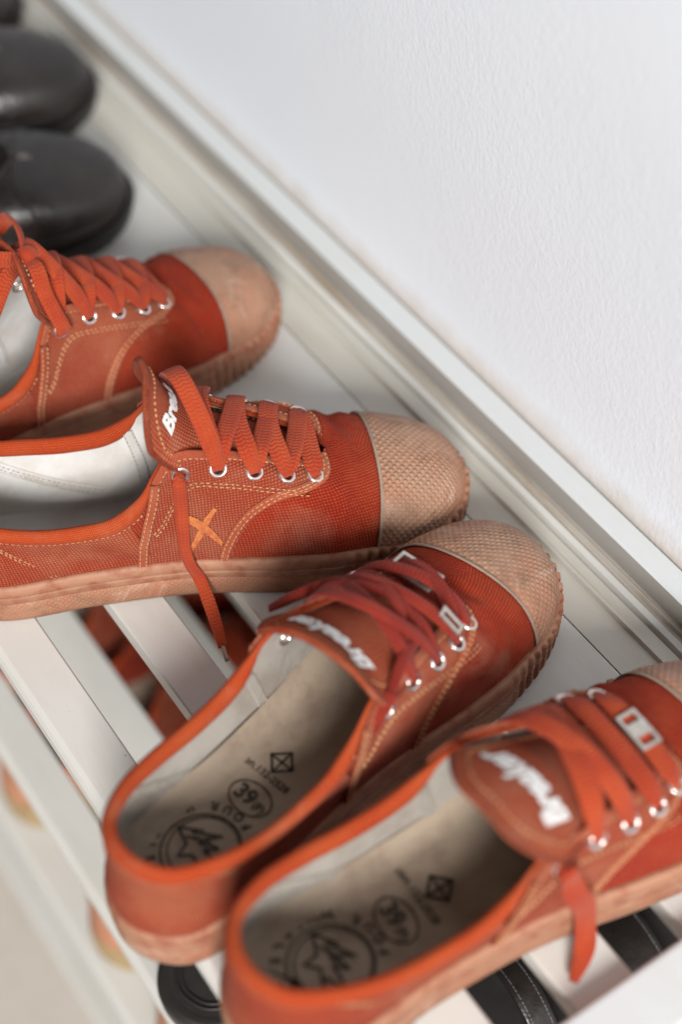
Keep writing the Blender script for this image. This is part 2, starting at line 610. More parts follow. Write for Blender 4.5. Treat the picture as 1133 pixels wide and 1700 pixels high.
OPEN_TOP = [
    (0.00, .008, .000, .0740), (0.05, .0096, .0096, .0737), (0.10, .0158, .0194, .0720), (0.16, .0305, .0276, .0690), (0.24, .053, .0325, .0630),
    (0.32, .078, .0335, .0595), (0.395, .101, .0335, .0620), (0.44, .114, .0325, .0700), (0.47, .121, .0315, .0770),
    (0.50, .129, .0300, .0815), (0.55, .145, .0275, .0800), (0.61, .168, .0235, .0720), (0.67, .192, .0175, .0630),
    (0.705, .204, .0100, .0590), (0.73, .209, .0, .0572), (0.79, .222, .0, .0540), (0.86, .243, .0, .0490), (1.0, .243, .0, .0490)]

PUMP_TOP = [
    (0.00, .010, .000, .0560), (0.08, .0135, .0135, .0555), (0.16, .030, .0235, .0510), (0.32, .078, .0280, .0440),
    (0.46, .130, .0295, .0420), (0.55, .170, .0300, .0450), (0.60, .196, .0240, .0490), (0.64, .211, .0120, .0520),
    (0.665, .217, .0, .0530), (0.75, .228, .0, .0520), (0.86, .246, .0, .0475), (1.0, .246, .0, .0475)]


class Form:
    def __init__(s, right=True, top=SNEAKER_TOP, scale=1.0, inset=.0028, z0=.010, wfac=1.0, box=(.70, .62)):
        s.box = box
        lat, med = (LAT, MED)
        r, l = (lat, med) if right else (med, lat)
        loop = [HEEL] + [(x, -y) for x, y in r] + [(TIP[0], TIP[1] if right else -TIP[1])] + [(x, y) for x, y in l[::-1]]
        p = np.array(loop)
        p[:, 1] *= wfac
        ext = np.concatenate([p[-3:], p, p[:4]])
        d = np.linalg.norm(np.diff(ext, axis=0), axis=1) ** 0.6
        k = np.concatenate([[0], np.cumsum(d)])
        k0 = k[3]
        kt = k[3 + 11]
        k1 = k[3 + len(p)]
        s.nf = 600

        def half(a, b):
            q = hermite(k, ext, np.linspace(a, b, s.nf))
            L = np.concatenate([[0], np.cumsum(np.linalg.norm(np.diff(q, axis=0), axis=1))])
            u = np.linspace(0, L[-1], s.nf)
            return np.stack([np.interp(u, L, q[:, 0]), np.interp(u, L, q[:, 1])], 1), L[-1]
        s.R, s.lenR = half(k0, kt)
        Lf, s.lenL = half(k1, kt)
        s.L = Lf
        s.ug = np.linspace(0, 1, s.nf)
        top = np.array(top)
        m0 = top[1].copy()
        m0[0], m0[2] = -m0[0], -m0[2]
        top = np.concatenate([[m0], top])
        s.tu, s.tv = top[:, 0], top[:, 1:]
        s.inset = inset
        s.z0 = z0

    def outline(s, su, off=0.0):
        """signed su in [-1,1]: <0 right side (-y), 0 heel, +-1 toe; off: outward"""
        su = np.asarray(su, float)
        a = np.abs(su)
        e = 1e-3

        def pos(q):
            q = np.where(q > 1, 2 - q, q)
            sg = su
            x = np.where(sg < 0, np.interp(q, s.ug, s.R[:, 0]), np.interp(q, s.ug, s.L[:, 0]))
            y = np.where(sg < 0, np.interp(q, s.ug, s.R[:, 1]), np.interp(q, s.ug, s.L[:, 1]))
            return np.stack([x, y], -1)
        p = pos(a)
        t = pos(np.minimum(a + 3 * e, 1)) - pos(np.maximum(a - 3 * e, 0))
        t = unit(t)
        sg = np.where(su < 0, 1.0, -1.0)[..., None]
        nrm = np.stack([t[..., 1], -t[..., 0]], -1) * sg
        nrm = np.where((a < 4 * e)[..., None], np.array([-1.0, 0]), nrm)
        nrm = np.where((a > 1 - 4 * e)[..., None], np.array([1.0, 0]), nrm)
        return p + nrm * np.asarray(off)[..., None] if not np.isscalar(off) else p + nrm * off

    def spring(s, x):
        q = np.clip((x - .205) / .08, 0, 1)
        return .0055 * q * q

    def T(s, su):
        a = np.abs(su)
        v = hermite(s.tu, s.tv, a)
        y = np.maximum(v[..., 1], 0) * np.where(su < 0, -1.0, 1.0)
        return np.stack([v[..., 0], y, v[..., 2]], -1)

    def S(s, su, t):
        su, t = np.broadcast_arrays(np.asarray(su, float), np.asarray(t, float))
        b = s.outline(su, -s.inset)
        P3 = s.T(su)
        z = s.z0 + s.spring(b[..., 0])
        P0 = np.concatenate([b, z[..., None]], -1)
        H = P3[..., 2] - z
        flat = P0.copy()
        flat[..., 2] = 0
        d = P0[..., :2] - P3[..., :2]
        dist = np.linalg.norm(d, axis=-1)
        out = d / np.maximum(dist, 1e-9)[..., None]
        a = np.abs(su)
        w = np.clip((a - .40) / .30, 0, 1)
        w = w * w * (3 - 2 * w)
        # wall-like rear
        P1r = P0 + np.stack([out[..., 0] * .0035, out[..., 1] * .0035, H * .38], -1)
        P2r = P3 + np.stack([out[..., 0] * .0045, out[..., 1] * .0045, -H * .33], -1)
        # dome-like front
        P1f = P0 + np.stack([out[..., 0] * .002, out[..., 1] * .002, H * s.box[0]], -1)
        slope = .30 * smoothstep((a - .72) / .12)
        kb = s.box[1]
        P2f = P3 + np.stack([out[..., 0] * dist * kb, out[..., 1] * dist * kb, -slope * np.maximum(out[..., 0], 0) * dist * kb], -1)
        w = w[..., None]
        P1 = P1r * (1 - w) + P1f * w
        P2 = P2r * (1 - w) + P2f * w
        q = t[..., None]
        return (1 - q)**3 * P0 + 3 * (1 - q)**2 * q * P1 + 3 * (1 - q) * q * q * P2 + q**3 * P3

    def N(s, su, t):
        su, t = np.broadcast_arrays(np.asarray(su, float), np.asarray(t, float))
        e = 2e-3
        tt = np.clip(t, 2 * e, 1 - 6 * e)
        sgn = np.where(su < 0, -1.0, 1.0)
        a = np.clip(np.abs(su), 3 * e, 1 - 3 * e)
        du = s.S(sgn * (a + e), tt) - s.S(sgn * (a - e), tt)
        dt = s.S(sgn * a, tt + e) - s.S(sgn * a, tt - e)
        n = unit(np.cross(dt, du) * sgn[..., None])
        ref = s.S(su, tt) - np.array([.14, 0, .0])
        ref[..., 0] *= .25
        f = np.where((n * ref).sum(-1) < 0, -1.0, 1.0)
        n = n * f[..., None]
        # at heel and toe line, no sideways part
        k = np.clip(np.minimum(np.abs(su), 1 - np.abs(su)) / .02, 0, 1)
        n[..., 1] *= k
        # along the centre ridge both halves share one normal
        aa = np.abs(su)
        q1, q0 = s.T(np.minimum(aa + .01, .86)), s.T(np.minimum(aa, .86) - .01)
        rid = unit(np.stack([-(q1[..., 2] - q0[..., 2]), np.zeros_like(aa), np.maximum(q1[..., 0] - q0[..., 0], 1e-6)], -1))
        on = (aa > .735) & (t > .999)
        n = np.where(on[..., None], rid, n)
        return unit(n)

    def P(s, su, t, off=0.0):
        return s.S(su, t) + s.N(su, t) * (off if np.isscalar(off) else np.asarray(off)[..., None])

    def arclen(s, su):
        tt = np.linspace(0, 1, 41)
        p = s.S(np.asarray(su)[..., None], tt)
        return np.concatenate([np.zeros(p.shape[:-2] + (1,)), np.cumsum(np.linalg.norm(np.diff(p, axis=-2), axis=-1), -1)], -1)

    def t_down(s, su, d):
        """t at distance d below the top edge, along the surface"""
        L = s.arclen(float(su))
        return float(np.interp(L[-1] - d, L, np.linspace(0, 1, 41)))

    def u_at_x(s, x, t, side, lo=.2, hi=1.0):
        uu = np.linspace(lo, hi, 400)
        xs = s.S(side * uu, np.full_like(uu, t))[:, 0]
        xs = np.maximum.accumulate(xs)
        return float(np.interp(x, xs, uu))

    def uv_wall(s, su, t):
        su, t = np.broadcast_arrays(su, t)
        L = s.arclen(su[:, 0])
        v = np.stack([np.interp(t[i], np.linspace(0, 1, 41), L[i]) for i in range(len(su))])
        return np.stack([su * .31, v], -1)

    def uv_dome(s, su, t):
        su, t = np.broadcast_arrays(su, t)
        P = s.S(su, t)
        Lt = np.empty(su.shape)
        for i in range(su.shape[0]):
            for j in range(su.shape[1]):
                pass
        tt = np.linspace(0, 1, 25)
        fl = su.ravel()
        L = s.S(fl[:, None], tt[None, :])
        L = np.concatenate([np.zeros((len(fl), 1)), np.cumsum(np.linalg.norm(np.diff(L, axis=1), axis=2), 1)], 1)
        tl = t.ravel()
        k = tl * 24
        i0 = np.clip(k.astype(int), 0, 23)
        fr = k - i0
        r = np.arange(len(fl))
        cur = L[r, i0] * (1 - fr) + L[r, i0 + 1] * fr
        rem = L[:, -1] - cur
        T3 = s.T(fl)
        b = s.outline(fl, -s.inset)
        d = unit(b - T3[:, :2])
        q = T3[:, :2] + d * rem[:, None]
        return q.reshape(su.shape + (2,))


def add_stitches(bag, pts, nrm, pitch=.0029, ln=.0019, r=.00034, jit=.12):
    """dashes of thread along a curve, gathered in bag"""
    pts = np.asarray(pts, float)
    s = np.concatenate([[0], np.cumsum(np.linalg.norm(np.diff(pts, axis=0), axis=1))])
    for q in np.arange(pitch * .5, s[-1] - pitch * .4, pitch):
        q += random.uniform(-jit, jit) * pitch
        c = np.array([np.interp(q, s, pts[:, i]) for i in range(3)])
        e = np.array([np.interp(min(q + .0006, s[-1]), s, pts[:, i]) for i in range(3)])
        n = unit(np.array([np.interp(q, s, nrm[:, i]) for i in range(3)]))
        t = unit(e - c + 1e-12)
        b = np.cross(n, t)
        l = ln * random.uniform(.85, 1.1) / 2
        o = len(bag['v'])
        for a, w, h in ((-1.0, .3, .1), (-.7, 1, 1), (.7, 1, 1), (1.0, .3, .1)):
            for x, y in ((-1, -.4), (1, -.4), (.6, 1), (-.6, 1)):
                bag['v'].append(c + t * a * l + b * x * r * w + n * y * r * h * 1.3)
        for i in range(3):
            for j in range(4):
                j2 = (j + 1) % 4
                bag['f'].append((o + i * 4 + j, o + i * 4 + j2, o + (i + 1) * 4 + j2, o + (i + 1) * 4 + j))


def smoothstep(x):
    x = np.clip(x, 0, 1)
    return x * x * (3 - 2 * x)


def sole(F, parent, rows, mats, scallop=0.0, nu=520, name='sidewall', x_scallop=.205, toe_drop=.0):
    """rubber sidewall round the outline; rows: (z, outward offset, material, scallop factor)"""
    su = np.concatenate([np.linspace(-1, 0, nu // 2, endpoint=False), np.linspace(0, 1, nu // 2, endpoint=False)])
    nu = len(su)
    per = su * .32
    base = F.outline(su, 0.0)
    x = base[:, 0]
    k = np.clip((x - x_scallop) / .02, 0, 1)
    wave = np.tanh(3.0 * np.sin(per * 2 * math.pi / .0062)) * .5 + .5
    V, UV = [], []
    for z, off, m_, sc in rows:
        p = F.outline(su, off - scallop * sc * k * wave)
        lift = F.spring(p[:, 0]) - (toe_drop * smoothstep((x - .215) / .045) * (z - .009) / .019 if z > .009 else 0)
        V.append(np.concatenate([p, (z + lift)[:, None]], 1))
        UV.append(np.stack([per, np.full(nu, z + off * .5)], 1))
    V = np.stack(V, 1)
    UV = np.stack(UV, 1)
    nb = len(rows)
    f = gfaces(nu, nb, True, flip=False)
    fm = [mats.index(rows[j][2]) for i in range(nu) for j in range(nb - 1)]
    # close bottom and top with fans
    cb = len(V.reshape(-1, 3))
    vv = np.concatenate([V.reshape(-1, 3), [[.14, 0, rows[0][0]], [.14, 0, rows[-1][0]]]])
    uv = np.concatenate([UV.reshape(-1, 2), [[0, 0], [0, 0]]])
    for i in range(nu):
        i2 = (i + 1) % nu
        f.append((i * nb, cb, i2 * nb))
        fm.append(0)
    o = link(name, vv, f, None, parent, uv, True, mats, fm)
    bm = bmesh.new()
    bm.from_mesh(o.data)
    lone = [v for v in bm.verts if not v.link_faces]
    bmesh.ops.delete(bm, geom=lone, context='VERTS')
    bmesh.ops.recalc_face_normals(bm, faces=bm.faces)
    bm.to_mesh(o.data)
    bm.free()
    return sharp(o, 55)


def flat_print(name, polys, z, parent, mat='print'):
    """polys: list of (verts2d, faces) already in shoe x,y"""
    V, Fc = [], []
    for v, f in polys:
        o = len(V)
        V += [(a, b, z) for a, b in v]
        Fc += [tuple(i + o for i in q) for q in f]
    o = link(name, V, Fc, mat, parent, None, False)
    bm = bmesh.new()
    bm.from_mesh(o.data)
    for q in bm.faces:
        if q.normal.z < 0:
            q.normal_flip()
    bm.to_mesh(o.data)
    bm.free()
    return o


def ring2d(cx, cy, rx, ry, w, n=56, a0=0, a1=2 * math.pi):
    a = np.linspace(a0, a1, n)
    v = [(cx + rx * math.cos(q), cy + ry * math.sin(q)) for q in a] + [(cx + (rx - w) * math.cos(q), cy + (ry - w) * math.sin(q)) for q in a]
    f = [(i, i + 1, n + i + 1, n + i) for i in range(n - 1)]
    return np.array(v), f


def stroke2d(pts, w):
    out = []
    for (a, b) in zip(pts[:-1], pts[1:]):
        a, b = np.array(a), np.array(b)
        d = unit(b - a)
        n = np.array([-d[1], d[0]]) * w / 2
        out.append((np.array([a - d * w * .3 + n, b + d * w * .3 + n, b + d * w * .3 - n, a - d * w * .3 - n]), [(0, 1, 2, 3)]))
    return out


def insole_prints(parent, z):
    """round badge at the heel, size oval, standard mark; toe is +x, reading left to right runs along -y"""
    def place(v, cx, cy, right=(0, -1), up=(1, 0)):
        v = np.asarray(v)
        return np.stack([cx + v[:, 0] * right[0] + v[:, 1] * up[0], cy + v[:, 0] * right[1] + v[:, 1] * up[1]], 1)
    # size oval
    P = [(place(ring2d(0, 0, .0116, .0084, .0009)[0], .0790, .001), ring2d(0, 0, .0116, .0084, .0009)[1])]
    v, f = text2d('39', .0108, .035)
    P.append((place(v + np.array([-.0030, 0]), .0790, .001), f))
    v, f = text2d('(F)', .0056, .03)
    P.append((place(v + np.array([.0062, -.0012]), .0790, .001), f))
    flat_print('size_print', P, z, parent)
    # standard mark: number line and diamond in a square
    P = []
    v, f = text2d('\u0e21\u0e2d\u0e01.132-2528', .0052, .018)
    P.append((place(v, .0925, .0055), f))
    h = .0046
    sq = np.array([(-h, -h), (h, -h), (h, h), (-h, h)])
    rot = np.array([[math.cos(.0), -math.sin(.0)], [math.sin(.0), math.cos(.0)]])
    w = .0014
    for a, b in ((0, 1), (1, 2), (2, 3), (3, 0)):
        for v, f in stroke2d([sq[a], sq[b]], w):
            P.append((place(v @ np.array([[.7071, .7071], [-.7071, .7071]]), .1020, .003), f))
    for pts in ([(-h, -h), (h, h)], [(-h, h), (h, -h)]):
        for v, f in stroke2d(pts, w * .8):
            P.append((place(v @ np.array([[.7071, .7071], [-.7071, .7071]]), .1020, .003), f))
    for i, q in enumerate(P[1:]):
        P[i + 1] = (q[0], q[1])
    flat_print('standard_mark_print', P, z + .00005, parent)
    # badge: top of the badge towards -y, its right towards -x
    th0 = math.radians(-28)
    R_, U_ = (-math.cos(th0), -math.sin(th0)), (math.sin(th0), -math.cos(th0))
    cx, cy = .0465, 0.0
    P = []
    for rr, w, ox in ((.0186, .0011, 0), (.0164, .0008, -.0010)):
        v, f = ring2d(ox, 0, rr, rr * .93, w)
        P.append((place(v, cx, cy, R_, U_), f))

    def arc(txt, r, a_start, a_end, bottom):
        n = len(txt)
        for i, ch in enumerate(txt):
            if ch == ' ':
                continue
            a = a_start + (a_end - a_start) * i / (n - 1)
            v, f = text2d(ch, .0058, .045)
            th = a - math.pi / 2 if not bottom else a + math.pi / 2
            c, s_ = math.cos(th), math.sin(th)
            v = v @ np.array([[c, s_], [-s_, c]]) + np.array([r * math.cos(a), r * .95 * math.sin(a)])
            P.append((place(v, cx, cy, R_, U_), f))
    arc('BREAKER', .0226, math.radians(158), math.radians(22), False)
    arc('FOUR WHEELS', .0226, math.radians(188), math.radians(352), True)
    z1 = [(-.013, -.006), (-.0075, .0035), (-.0085, -.001), (-.002, .010), (-.0035, .0015), (.003, .007), (.0015, .001), (.012, .006), (.006, -.002), (.009, -.0035), (.002, -.004), (.0, -.010), (-.004, -.005), (-.013, -.006)]
    z1 = [(-y * 1.05, x * 1.05) for x, y in z1]
    for v, f in stroke2d(z1, .0012):
        P.append((place(v, cx, cy, R_, U_), f))
    z2 = [(.55 * x + .001, .5 * y - .001) for x, y in z1]
    for v, f in stroke2d(z2[:6], .0009):
        P.append((place(v, cx, cy, R_, U_), f))
    # stack every poly a hair apart so that overlaps never share a plane
    V, Fc = [], []
    for i, (v, f) in enumerate(P):
        o = len(V)
        V += [(a, b, z + .00001 * (i % 37)) for a, b in v]
        Fc += [tuple(k + o for k in q) for q in f]
    o = link('badge_print', V, Fc, 'print', parent, None, False)
    return o


def build_sneaker(root, right=True, detail=2, tongue=None, laces='cross', lace_mat_='lace', xmark=None, text=True, seed=1, buckle=False, capx=.2345, slant=0.0, top=SNEAKER_TOP, zi=.0280, cup=1.0, lining='shaded_lining', insole='insole'):
    random.seed(seed)
    F = Form(right, top)
    bag = {'v': [], 'f': []}
    hi = detail >= 2
    nu = 300 if hi else 150
    # --- sole
    rows = [(.000, -.0025, 'fox', 0), (.0008, -.0004, 'fox', 1), (.004, .0006, 'fox', 1), (.0095, .0010, 'fox', 1), (.0142, .0010, 'fox', 1),
            (.0150, .0004, 'foxband', .8), (.0158, .0010, 'foxband', .7), (.0200, .0014, 'foxband', .9), (.0206, .0006, 'foxband', .8),
            (.0212, .0012, 'foxband', .8), (.0255, .0010, 'foxband', .7), (.0274, -.0001, 'foxband', .5), (.0279, -.0016, 'foxband', 0), (.0262, -.0045, 'foxband', 0)]
    if not hi:
        rows = [(a, b, 'tansole', d) for a, b, c, d in rows]
    sole(F, root, rows, ['fox', 'foxband'] if hi else ['tansole'], scallop=.0023, nu=760 if hi else 240, toe_drop=.0075)
    # --- canvas body
    su = np.concatenate([np.linspace(-1, 0, nu // 2, endpoint=False), np.linspace(0, 1, nu // 2, endpoint=False)])[:, None]
    t = np.linspace(.02, 1, 26 if hi else 14)[None, :]
    S_, N_ = F.S(*np.broadcast_arrays(su, t)), F.N(*np.broadcast_arrays(su, t))
    # soft creases in the cloth
    if hi:
        wob = .0006 * np.sin(S_[..., 0] * 210 + 3 * np.sin(S_[..., 1] * 90 + seed)) * smoothstep((S_[..., 2] - .03) / .01) * smoothstep((.24 - S_[..., 0]) / .03) * smoothstep((S_[..., 0] - .125) / .02)
        win = smoothstep((S_[..., 0] - .196) / .012) * smoothstep((.2285 - S_[..., 0]) / .010) * smoothstep((S_[..., 2] - .034) / .010)
        wob = wob + .0010 * win * np.sin(S_[..., 0] * (330 + 25 * (seed % 4)) + 2.2 * np.sin(S_[..., 1] * 75 + seed * 1.7) + seed)
        S_ = S_ + N_ * wob[..., None]
    uv = F.uv_wall(su, np.broadcast_to(t, (nu, t.shape[1])))
    shell('canvas_upper', S_, S_ - N_ * .0011, uv, 'vamp', root, wrap_a=True, skip=np.abs(su[:, 0]) > .735)
    # rear quarters: separate cloth, one piece round the heel
    ue = [F.u_at_x(.112, .5, -1), F.u_at_x(.112, .5, 1)]
    a = np.linspace(-ue[0], ue[1], 120 if hi else 60)[:, None]
    tq = np.linspace(.05, .995, 22)[None, :]
    A, Tq = np.broadcast_arrays(a, tq)
    off = .0006 + .0012 * np.sin(F.S(A, Tq)[..., 0] * 95 + F.S(A, Tq)[..., 2] * 170 + seed) * smoothstep((Tq - .25) / .2) * (1 - smoothstep((Tq - .8) / .15)) * .8
    off = np.maximum(off, .0) + .0004
    shell('heel_panel', F.P(A, Tq, off), F.P(A, Tq, off - .0007), F.uv_wall(a, Tq), 'back' if hi else 'tanheel', root)
    # --- lining
    a = np.linspace(-.72, .72, 150 if hi else 80)[:, None]
    tl = np.linspace(.03, .965, 20)[None, :]
    A, TL = np.broadcast_arrays(a, tl)
    shell('lining', F.P(A, TL, -.0014), F.P(A, TL, -.0026), F.uv_wall(a, TL), lining if hi else 'vamp', root)
    if hi:
        lb = {'v': [], 'f': []}
        for side in (-1, 1):
            for uu0, uu1, t0_, t1_ in ((.155, .335, .93, .30), (.425, .405, .93, .28)):
                k_ = np.linspace(0, 1, 30)
                us_ = side * (uu0 + (uu1 - uu0) * k_ ** 1.25)
                ts_ = t0_ + (t1_ - t0_) * k_
                pp_, nn_ = F.P(us_, ts_, -.0029), -F.N(us_, ts_)
                ribbon('lining_seam', pp_, nn_, .0060, .0009, lining, root, n=40)
                for du_ in (-.007, .007):
                    add_stitches(lb, F.P(us_ + side * du_, ts_, -.0035), nn_, .0028, .0019, .0003)
        ls = link('lining_stitching', lb['v'], lb['f'], 'stitch_pale', root, None, False)
        ls['kind'] = 'stuff'
    # --- toe cap
    nt = 30 if hi else 16
    tt = np.linspace(0.10, 1, nt)
    cols = []
    nc = 44 if hi else 20

    def capx_at(tv):
        return capx - .010 * (1 - tv) ** 2 - .000
    uR = np.array([F.u_at_x(capx_at(q) + slant * (1 - q), q, -1, .5, 1) for q in tt])
    uL = np.array([F.u_at_x(capx_at(q) - slant * (1 - q), q, 1, .5, 1) for q in tt])
    g = np.linspace(0, 1, nc)
    right_ = -(uR[None, :] + (1 - uR[None, :]) * g[:, None])
    left_ = (uL[None, :] + (1 - uL[None, :]) * g[::-1, None])[1:]
    A = np.concatenate([right_, left_])
    TT = np.broadcast_to(tt, A.shape)
    # the rubber sits a little proud, thinning to its rear edge
    edge = np.concatenate([g, g[::-1][1:]])[:, None]
    off = .0006 + .0012 * smoothstep(edge * 12)
    off = np.broadcast_to(off, A.shape)
    cap = shell('toe_cap', F.P(A, TT, off), F.P(A, TT, off * 0 - .0004), F.uv_dome(A, TT), 'cap', root, skip=np.abs(A[:, -1]) > .735)
    # edge tape behind the cap
    pr = F.P(-uR, tt, .0012)
    pl = F.P(uL, tt, .0012)
    nr, nl = F.N(-uR, tt), F.N(uL, tt)
    line = np.concatenate([pr, pl[::-1][1:]])
    ln_ = np.concatenate([nr, nl[::-1][1:]])
    ribbon('cap_edge_tape', line - np.array([.0006, 0, 0]), ln_, .0017, .0010, 'capedge', cap, n=90)
    # --- quarter overlays with eyelets, one on each side
    tk = [0, .25, .42, .58, .70, .80, .90, 1.0]
    xf = [.150, .156, .166, .182, .197, .2065, .2085, .2075]
    xr_t = [0, .3, .6, .8, 1.0]
    xr = [.1050, .1065, .1085, .1125, .1190]
    for side in (-1, 1):
        tt = np.linspace(.10, .992, 40)
        u0 = np.array([F.u_at_x(np.interp(q, xr_t, xr), q, side, .2, .8) for q in tt])
        u1 = np.array([F.u_at_x(hermite(tk, xf, np.array([q]))[0], q, side, .3, .9) for q in tt])
        u1 = np.minimum(u1, .735)
        g = np.linspace(0, 1, 48 if hi else 24)[:, None]
        A = side * (u0[None] + (u1 - u0)[None] * g)
        TT = np.broadcast_to(tt, A.shape)
        q = shell('quarter_panel', F.P(A, TT, .0017), F.P(A, TT, .0004), F.uv_wall_xy(A, TT) if hasattr(F, 'uv_wall_xy') else np.stack([F.S(A, TT)[..., 0], F.S(A, TT)[..., 2] * 1.0 + np.abs(F.S(A, TT)[..., 1]) * -.6], -1), 'quarter', root)
        # tape bindings: rear edge, front edge, top edge
        rr = F.P(side * u0, tt, .0021)
        rn = F.N(side * u0, tt)
        ribbon('binding_tape', rr + np.array([.0012, 0, 0]), rn, .0052, .0012, 'binding', q, n=60)
        fr = F.P(side * (u1 - .012), tt, .0020)
        fn = F.N(side * (u1 - .012), tt)
        ribbon('binding_tape', fr, fn, .0050, .0011, 'binding', q, n=60)
        ue2 = np.linspace(u0[-1] + .004, min(u1[-1], .70), 40)
        te = np.array([F.t_down(side * x, .0022) for x in ue2])
        er = F.P(side * ue2, te, .0020)
        en = F.N(side * ue2, te)
        ribbon('binding_tape', er, en, .0046, .0012, 'binding', q, n=60)
        if hi:
            add_stitches(bag, rr + np.array([.0012 - .0016, 0, 0]) + rn * .0008, rn)
            add_stitches(bag, rr + np.array([.0012 + .0016, 0, 0]) + rn * .0008, rn)
            for du in (-.0045, .0045):
                add_stitches(bag, F.P(side * (u1 - .012 + du), tt, .0027), fn)
            te2 = np.array([F.t_down(side * x, .0046) for x in ue2])
            add_stitches(bag, F.P(side * ue2, te2, .0022), F.N(side * ue2, te2))
            for d in (.0185, .0205):
                us = np.linspace(u0[20] + .03, .665, 40)
                ts = np.array([F.t_down(side * x, d + .002 * (1 - (x - us[0]) / (us[-1] - us[0]))) for x in us])
                add_stitches(bag, F.P(side * us, ts, .0021), F.N(side * us, ts))
    # --- top line binding: rolled tape round the opening
    uu = np.concatenate([np.linspace(-.695, 0, 130, endpoint=False), np.linspace(0, .695, 131)])
    thin = (1 - .66 * smoothstep((np.abs(uu) - .405) / .07))
    tb = np.array([F.t_down(x, .0028 * q) for x, q in zip(uu, thin)])
    pc = F.P(uu, tb, -.0009)
    nn = F.N(uu, tb)
    top = F.T(uu)
    upv = unit(top - F.S(uu, tb))
    m = 14
    an = np.linspace(0, 2 * math.pi, m, endpoint=False)
    rt, rh = .0034, .0052
    rt, rh = rt * thin[:, None, None], rh * thin[:, None, None]
    v = pc[:, None] + nn[:, None] * (np.cos(an)[None, :, None] * rt) + upv[:, None] * (np.sin(an)[None, :, None] * rh)
    f = gfaces(len(uu), m, False, True) + [tuple(range(m))[::-1], tuple(range((len(uu) - 1) * m, len(uu) * m))]
    uvr = np.stack([np.broadcast_to((uu * .31)[:, None], v.shape[:2]), np.broadcast_to((an * .0035)[None], v.shape[:2])], -1)
    rb = weld(link('opening_binding', v.reshape(-1, 3), f, 'rim', root, uvr.reshape(-1, 2)), 1e-7)
    if hi:
        us = uu[np.abs(uu) < .43]
        te = np.array([F.t_down(x, .0062) for x in us])
        add_stitches(bag, F.P(us, te, .0013), F.N(us, te))
        # heel counter seams, both sides
        for side in (-1, 1):
            a_ = np.linspace(0, 1, 30)
            us = side * (.155 + .10 * a_)
            ts = .90 - .68 * a_ ** 1.3
            add_stitches(bag, F.P(us, ts, .0012), F.N(us, ts))
            add_stitches(bag, F.P(us + side * .008, ts, .0012), F.N(us, ts))
    # --- insole
    so = np.concatenate([np.linspace(-1, 0, 60, endpoint=False), np.linspace(0, 1, 60, endpoint=False)])
    rings = []
    for k, q in enumerate((0.0048, .0075, .0135, .030)):
        p = F.outline(so, -(q + .012 * smoothstep((np.abs(so) - .62) / .2)))
        cupf = 1 - smoothstep((p[:, 0] - .14) / .05)
        zz = zi + (.0125 if k == 0 else 0.0040 if k == 1 else 0) * cupf * cup
        rings.append(np.concatenate([p, zz[:, None]], 1))
    V = np.stack(rings, 1)
    f = gfaces(len(so), 4, True)
    vv = V.reshape(-1, 3)
    cidx = [i * 4 + 3 for i in range(len(so))]
    # inner strip closed by pairing left and right
    n = len(so)
    for i in range(1, n // 2):
        a1, a2 = cidx[i], cidx[i - 1] if i > 1 else cidx[0]
        b1, b2 = cidx[n - i], cidx[(n - i + 1) % n]
        if i == 1:
            f.append((cidx[0], a1, b1))
        else:
            f.append((a2, a1, b1, b2))
    f.append((cidx[n // 2 - 1], cidx[n // 2], cidx[n // 2 + 1]))
    ins = link('insole', vv, f, insole, root, vv[:, :2])
    bm = bmesh.new()
    bm.from_mesh(ins.data)
    bmesh.ops.recalc_face_normals(bm, faces=bm.faces)
    bm.to_mesh(ins.data)
    bm.free()
    if hi and text:
        insole_prints(ins, zi + .0004)
    # --- tongue
    tg = dict(path=[(.222, 0, .0470), (.205, 0, .0540), (.175, 0, .0730), (.152, 0, .0880), (.140, 0, .1000), (.131, 0, .1130), (.124, 0, .1290)],
                        width=[.012, .015, .020, .024, .026, .0275, .0265], drop=[.10, .15, .35, .55, .60, .48, .36])
    tg.update(tongue or {})
    pth = np.array(tg['path'], float)
    na_, nb_ = 46, 21
    al = chord(np.concatenate([pth, np.array(tg['width'])[:, None], np.array(tg['drop'])[:, None]], 1), na_)
    cp, wd, dr = al[:, :3], al[:, 3], al[:, 4]
    tn = unit(np.gradient(cp, axis=0))
    yv = np.array(tg.get('side', (0, 1.0, 0)))
    sd = unit(yv[None] - tn * (tn @ yv)[:, None])
    up = np.cross(sd, tn) * -1
    up = np.where((up[:, 2] < 0)[:, None] & (np.abs(up[:, 2]) > .15)[:, None], -up, up)
    if tg.get('flip_up'):
        up = -up
    bb = np.linspace(-1, 1, nb_)

    # rounded free end
    def tpoint(ai, b):
        ai = np.asarray(ai, float)
        i = np.clip(ai * (na_ - 1), 0, na_ - 1.001)
        i0 = i.astype(int)
        fr = (i - i0)[..., None]
        L = lambda q: q[i0] * (1 - fr) + q[i0 + 1] * fr
        w = L(wd[:, None])[..., 0]
        d = L(dr[:, None])[..., 0]
        b = np.asarray(b, float)
        y = b * w
        c, sv, uv_ = L(cp), unit(L(sd)), unit(L(up))
        P = c + sv * y[..., None] - uv_ * (d * w * b * b)[..., None]
        nn_ = unit(uv_ + sv * (2 * d * b)[..., None])
        return P, nn_
    alen = np.linalg.norm(np.diff(cp, axis=0), axis=1).sum()
    ag = np.linspace(0, 1, na_)[:, None]
    bg_ = np.broadcast_to(bb[None], (na_, nb_))
    rnd = 1 - .16 * np.abs(bg_) ** 3.2
    ag = ag * rnd
    Pt, Nt = tpoint(ag, bg_)
    uvt = np.stack([ag * alen, bg_ * .028], -1)
    tongue_o = shell('tongue', Pt + Nt * .0014, Pt - Nt * .0014, uvt, 'tongue', root)
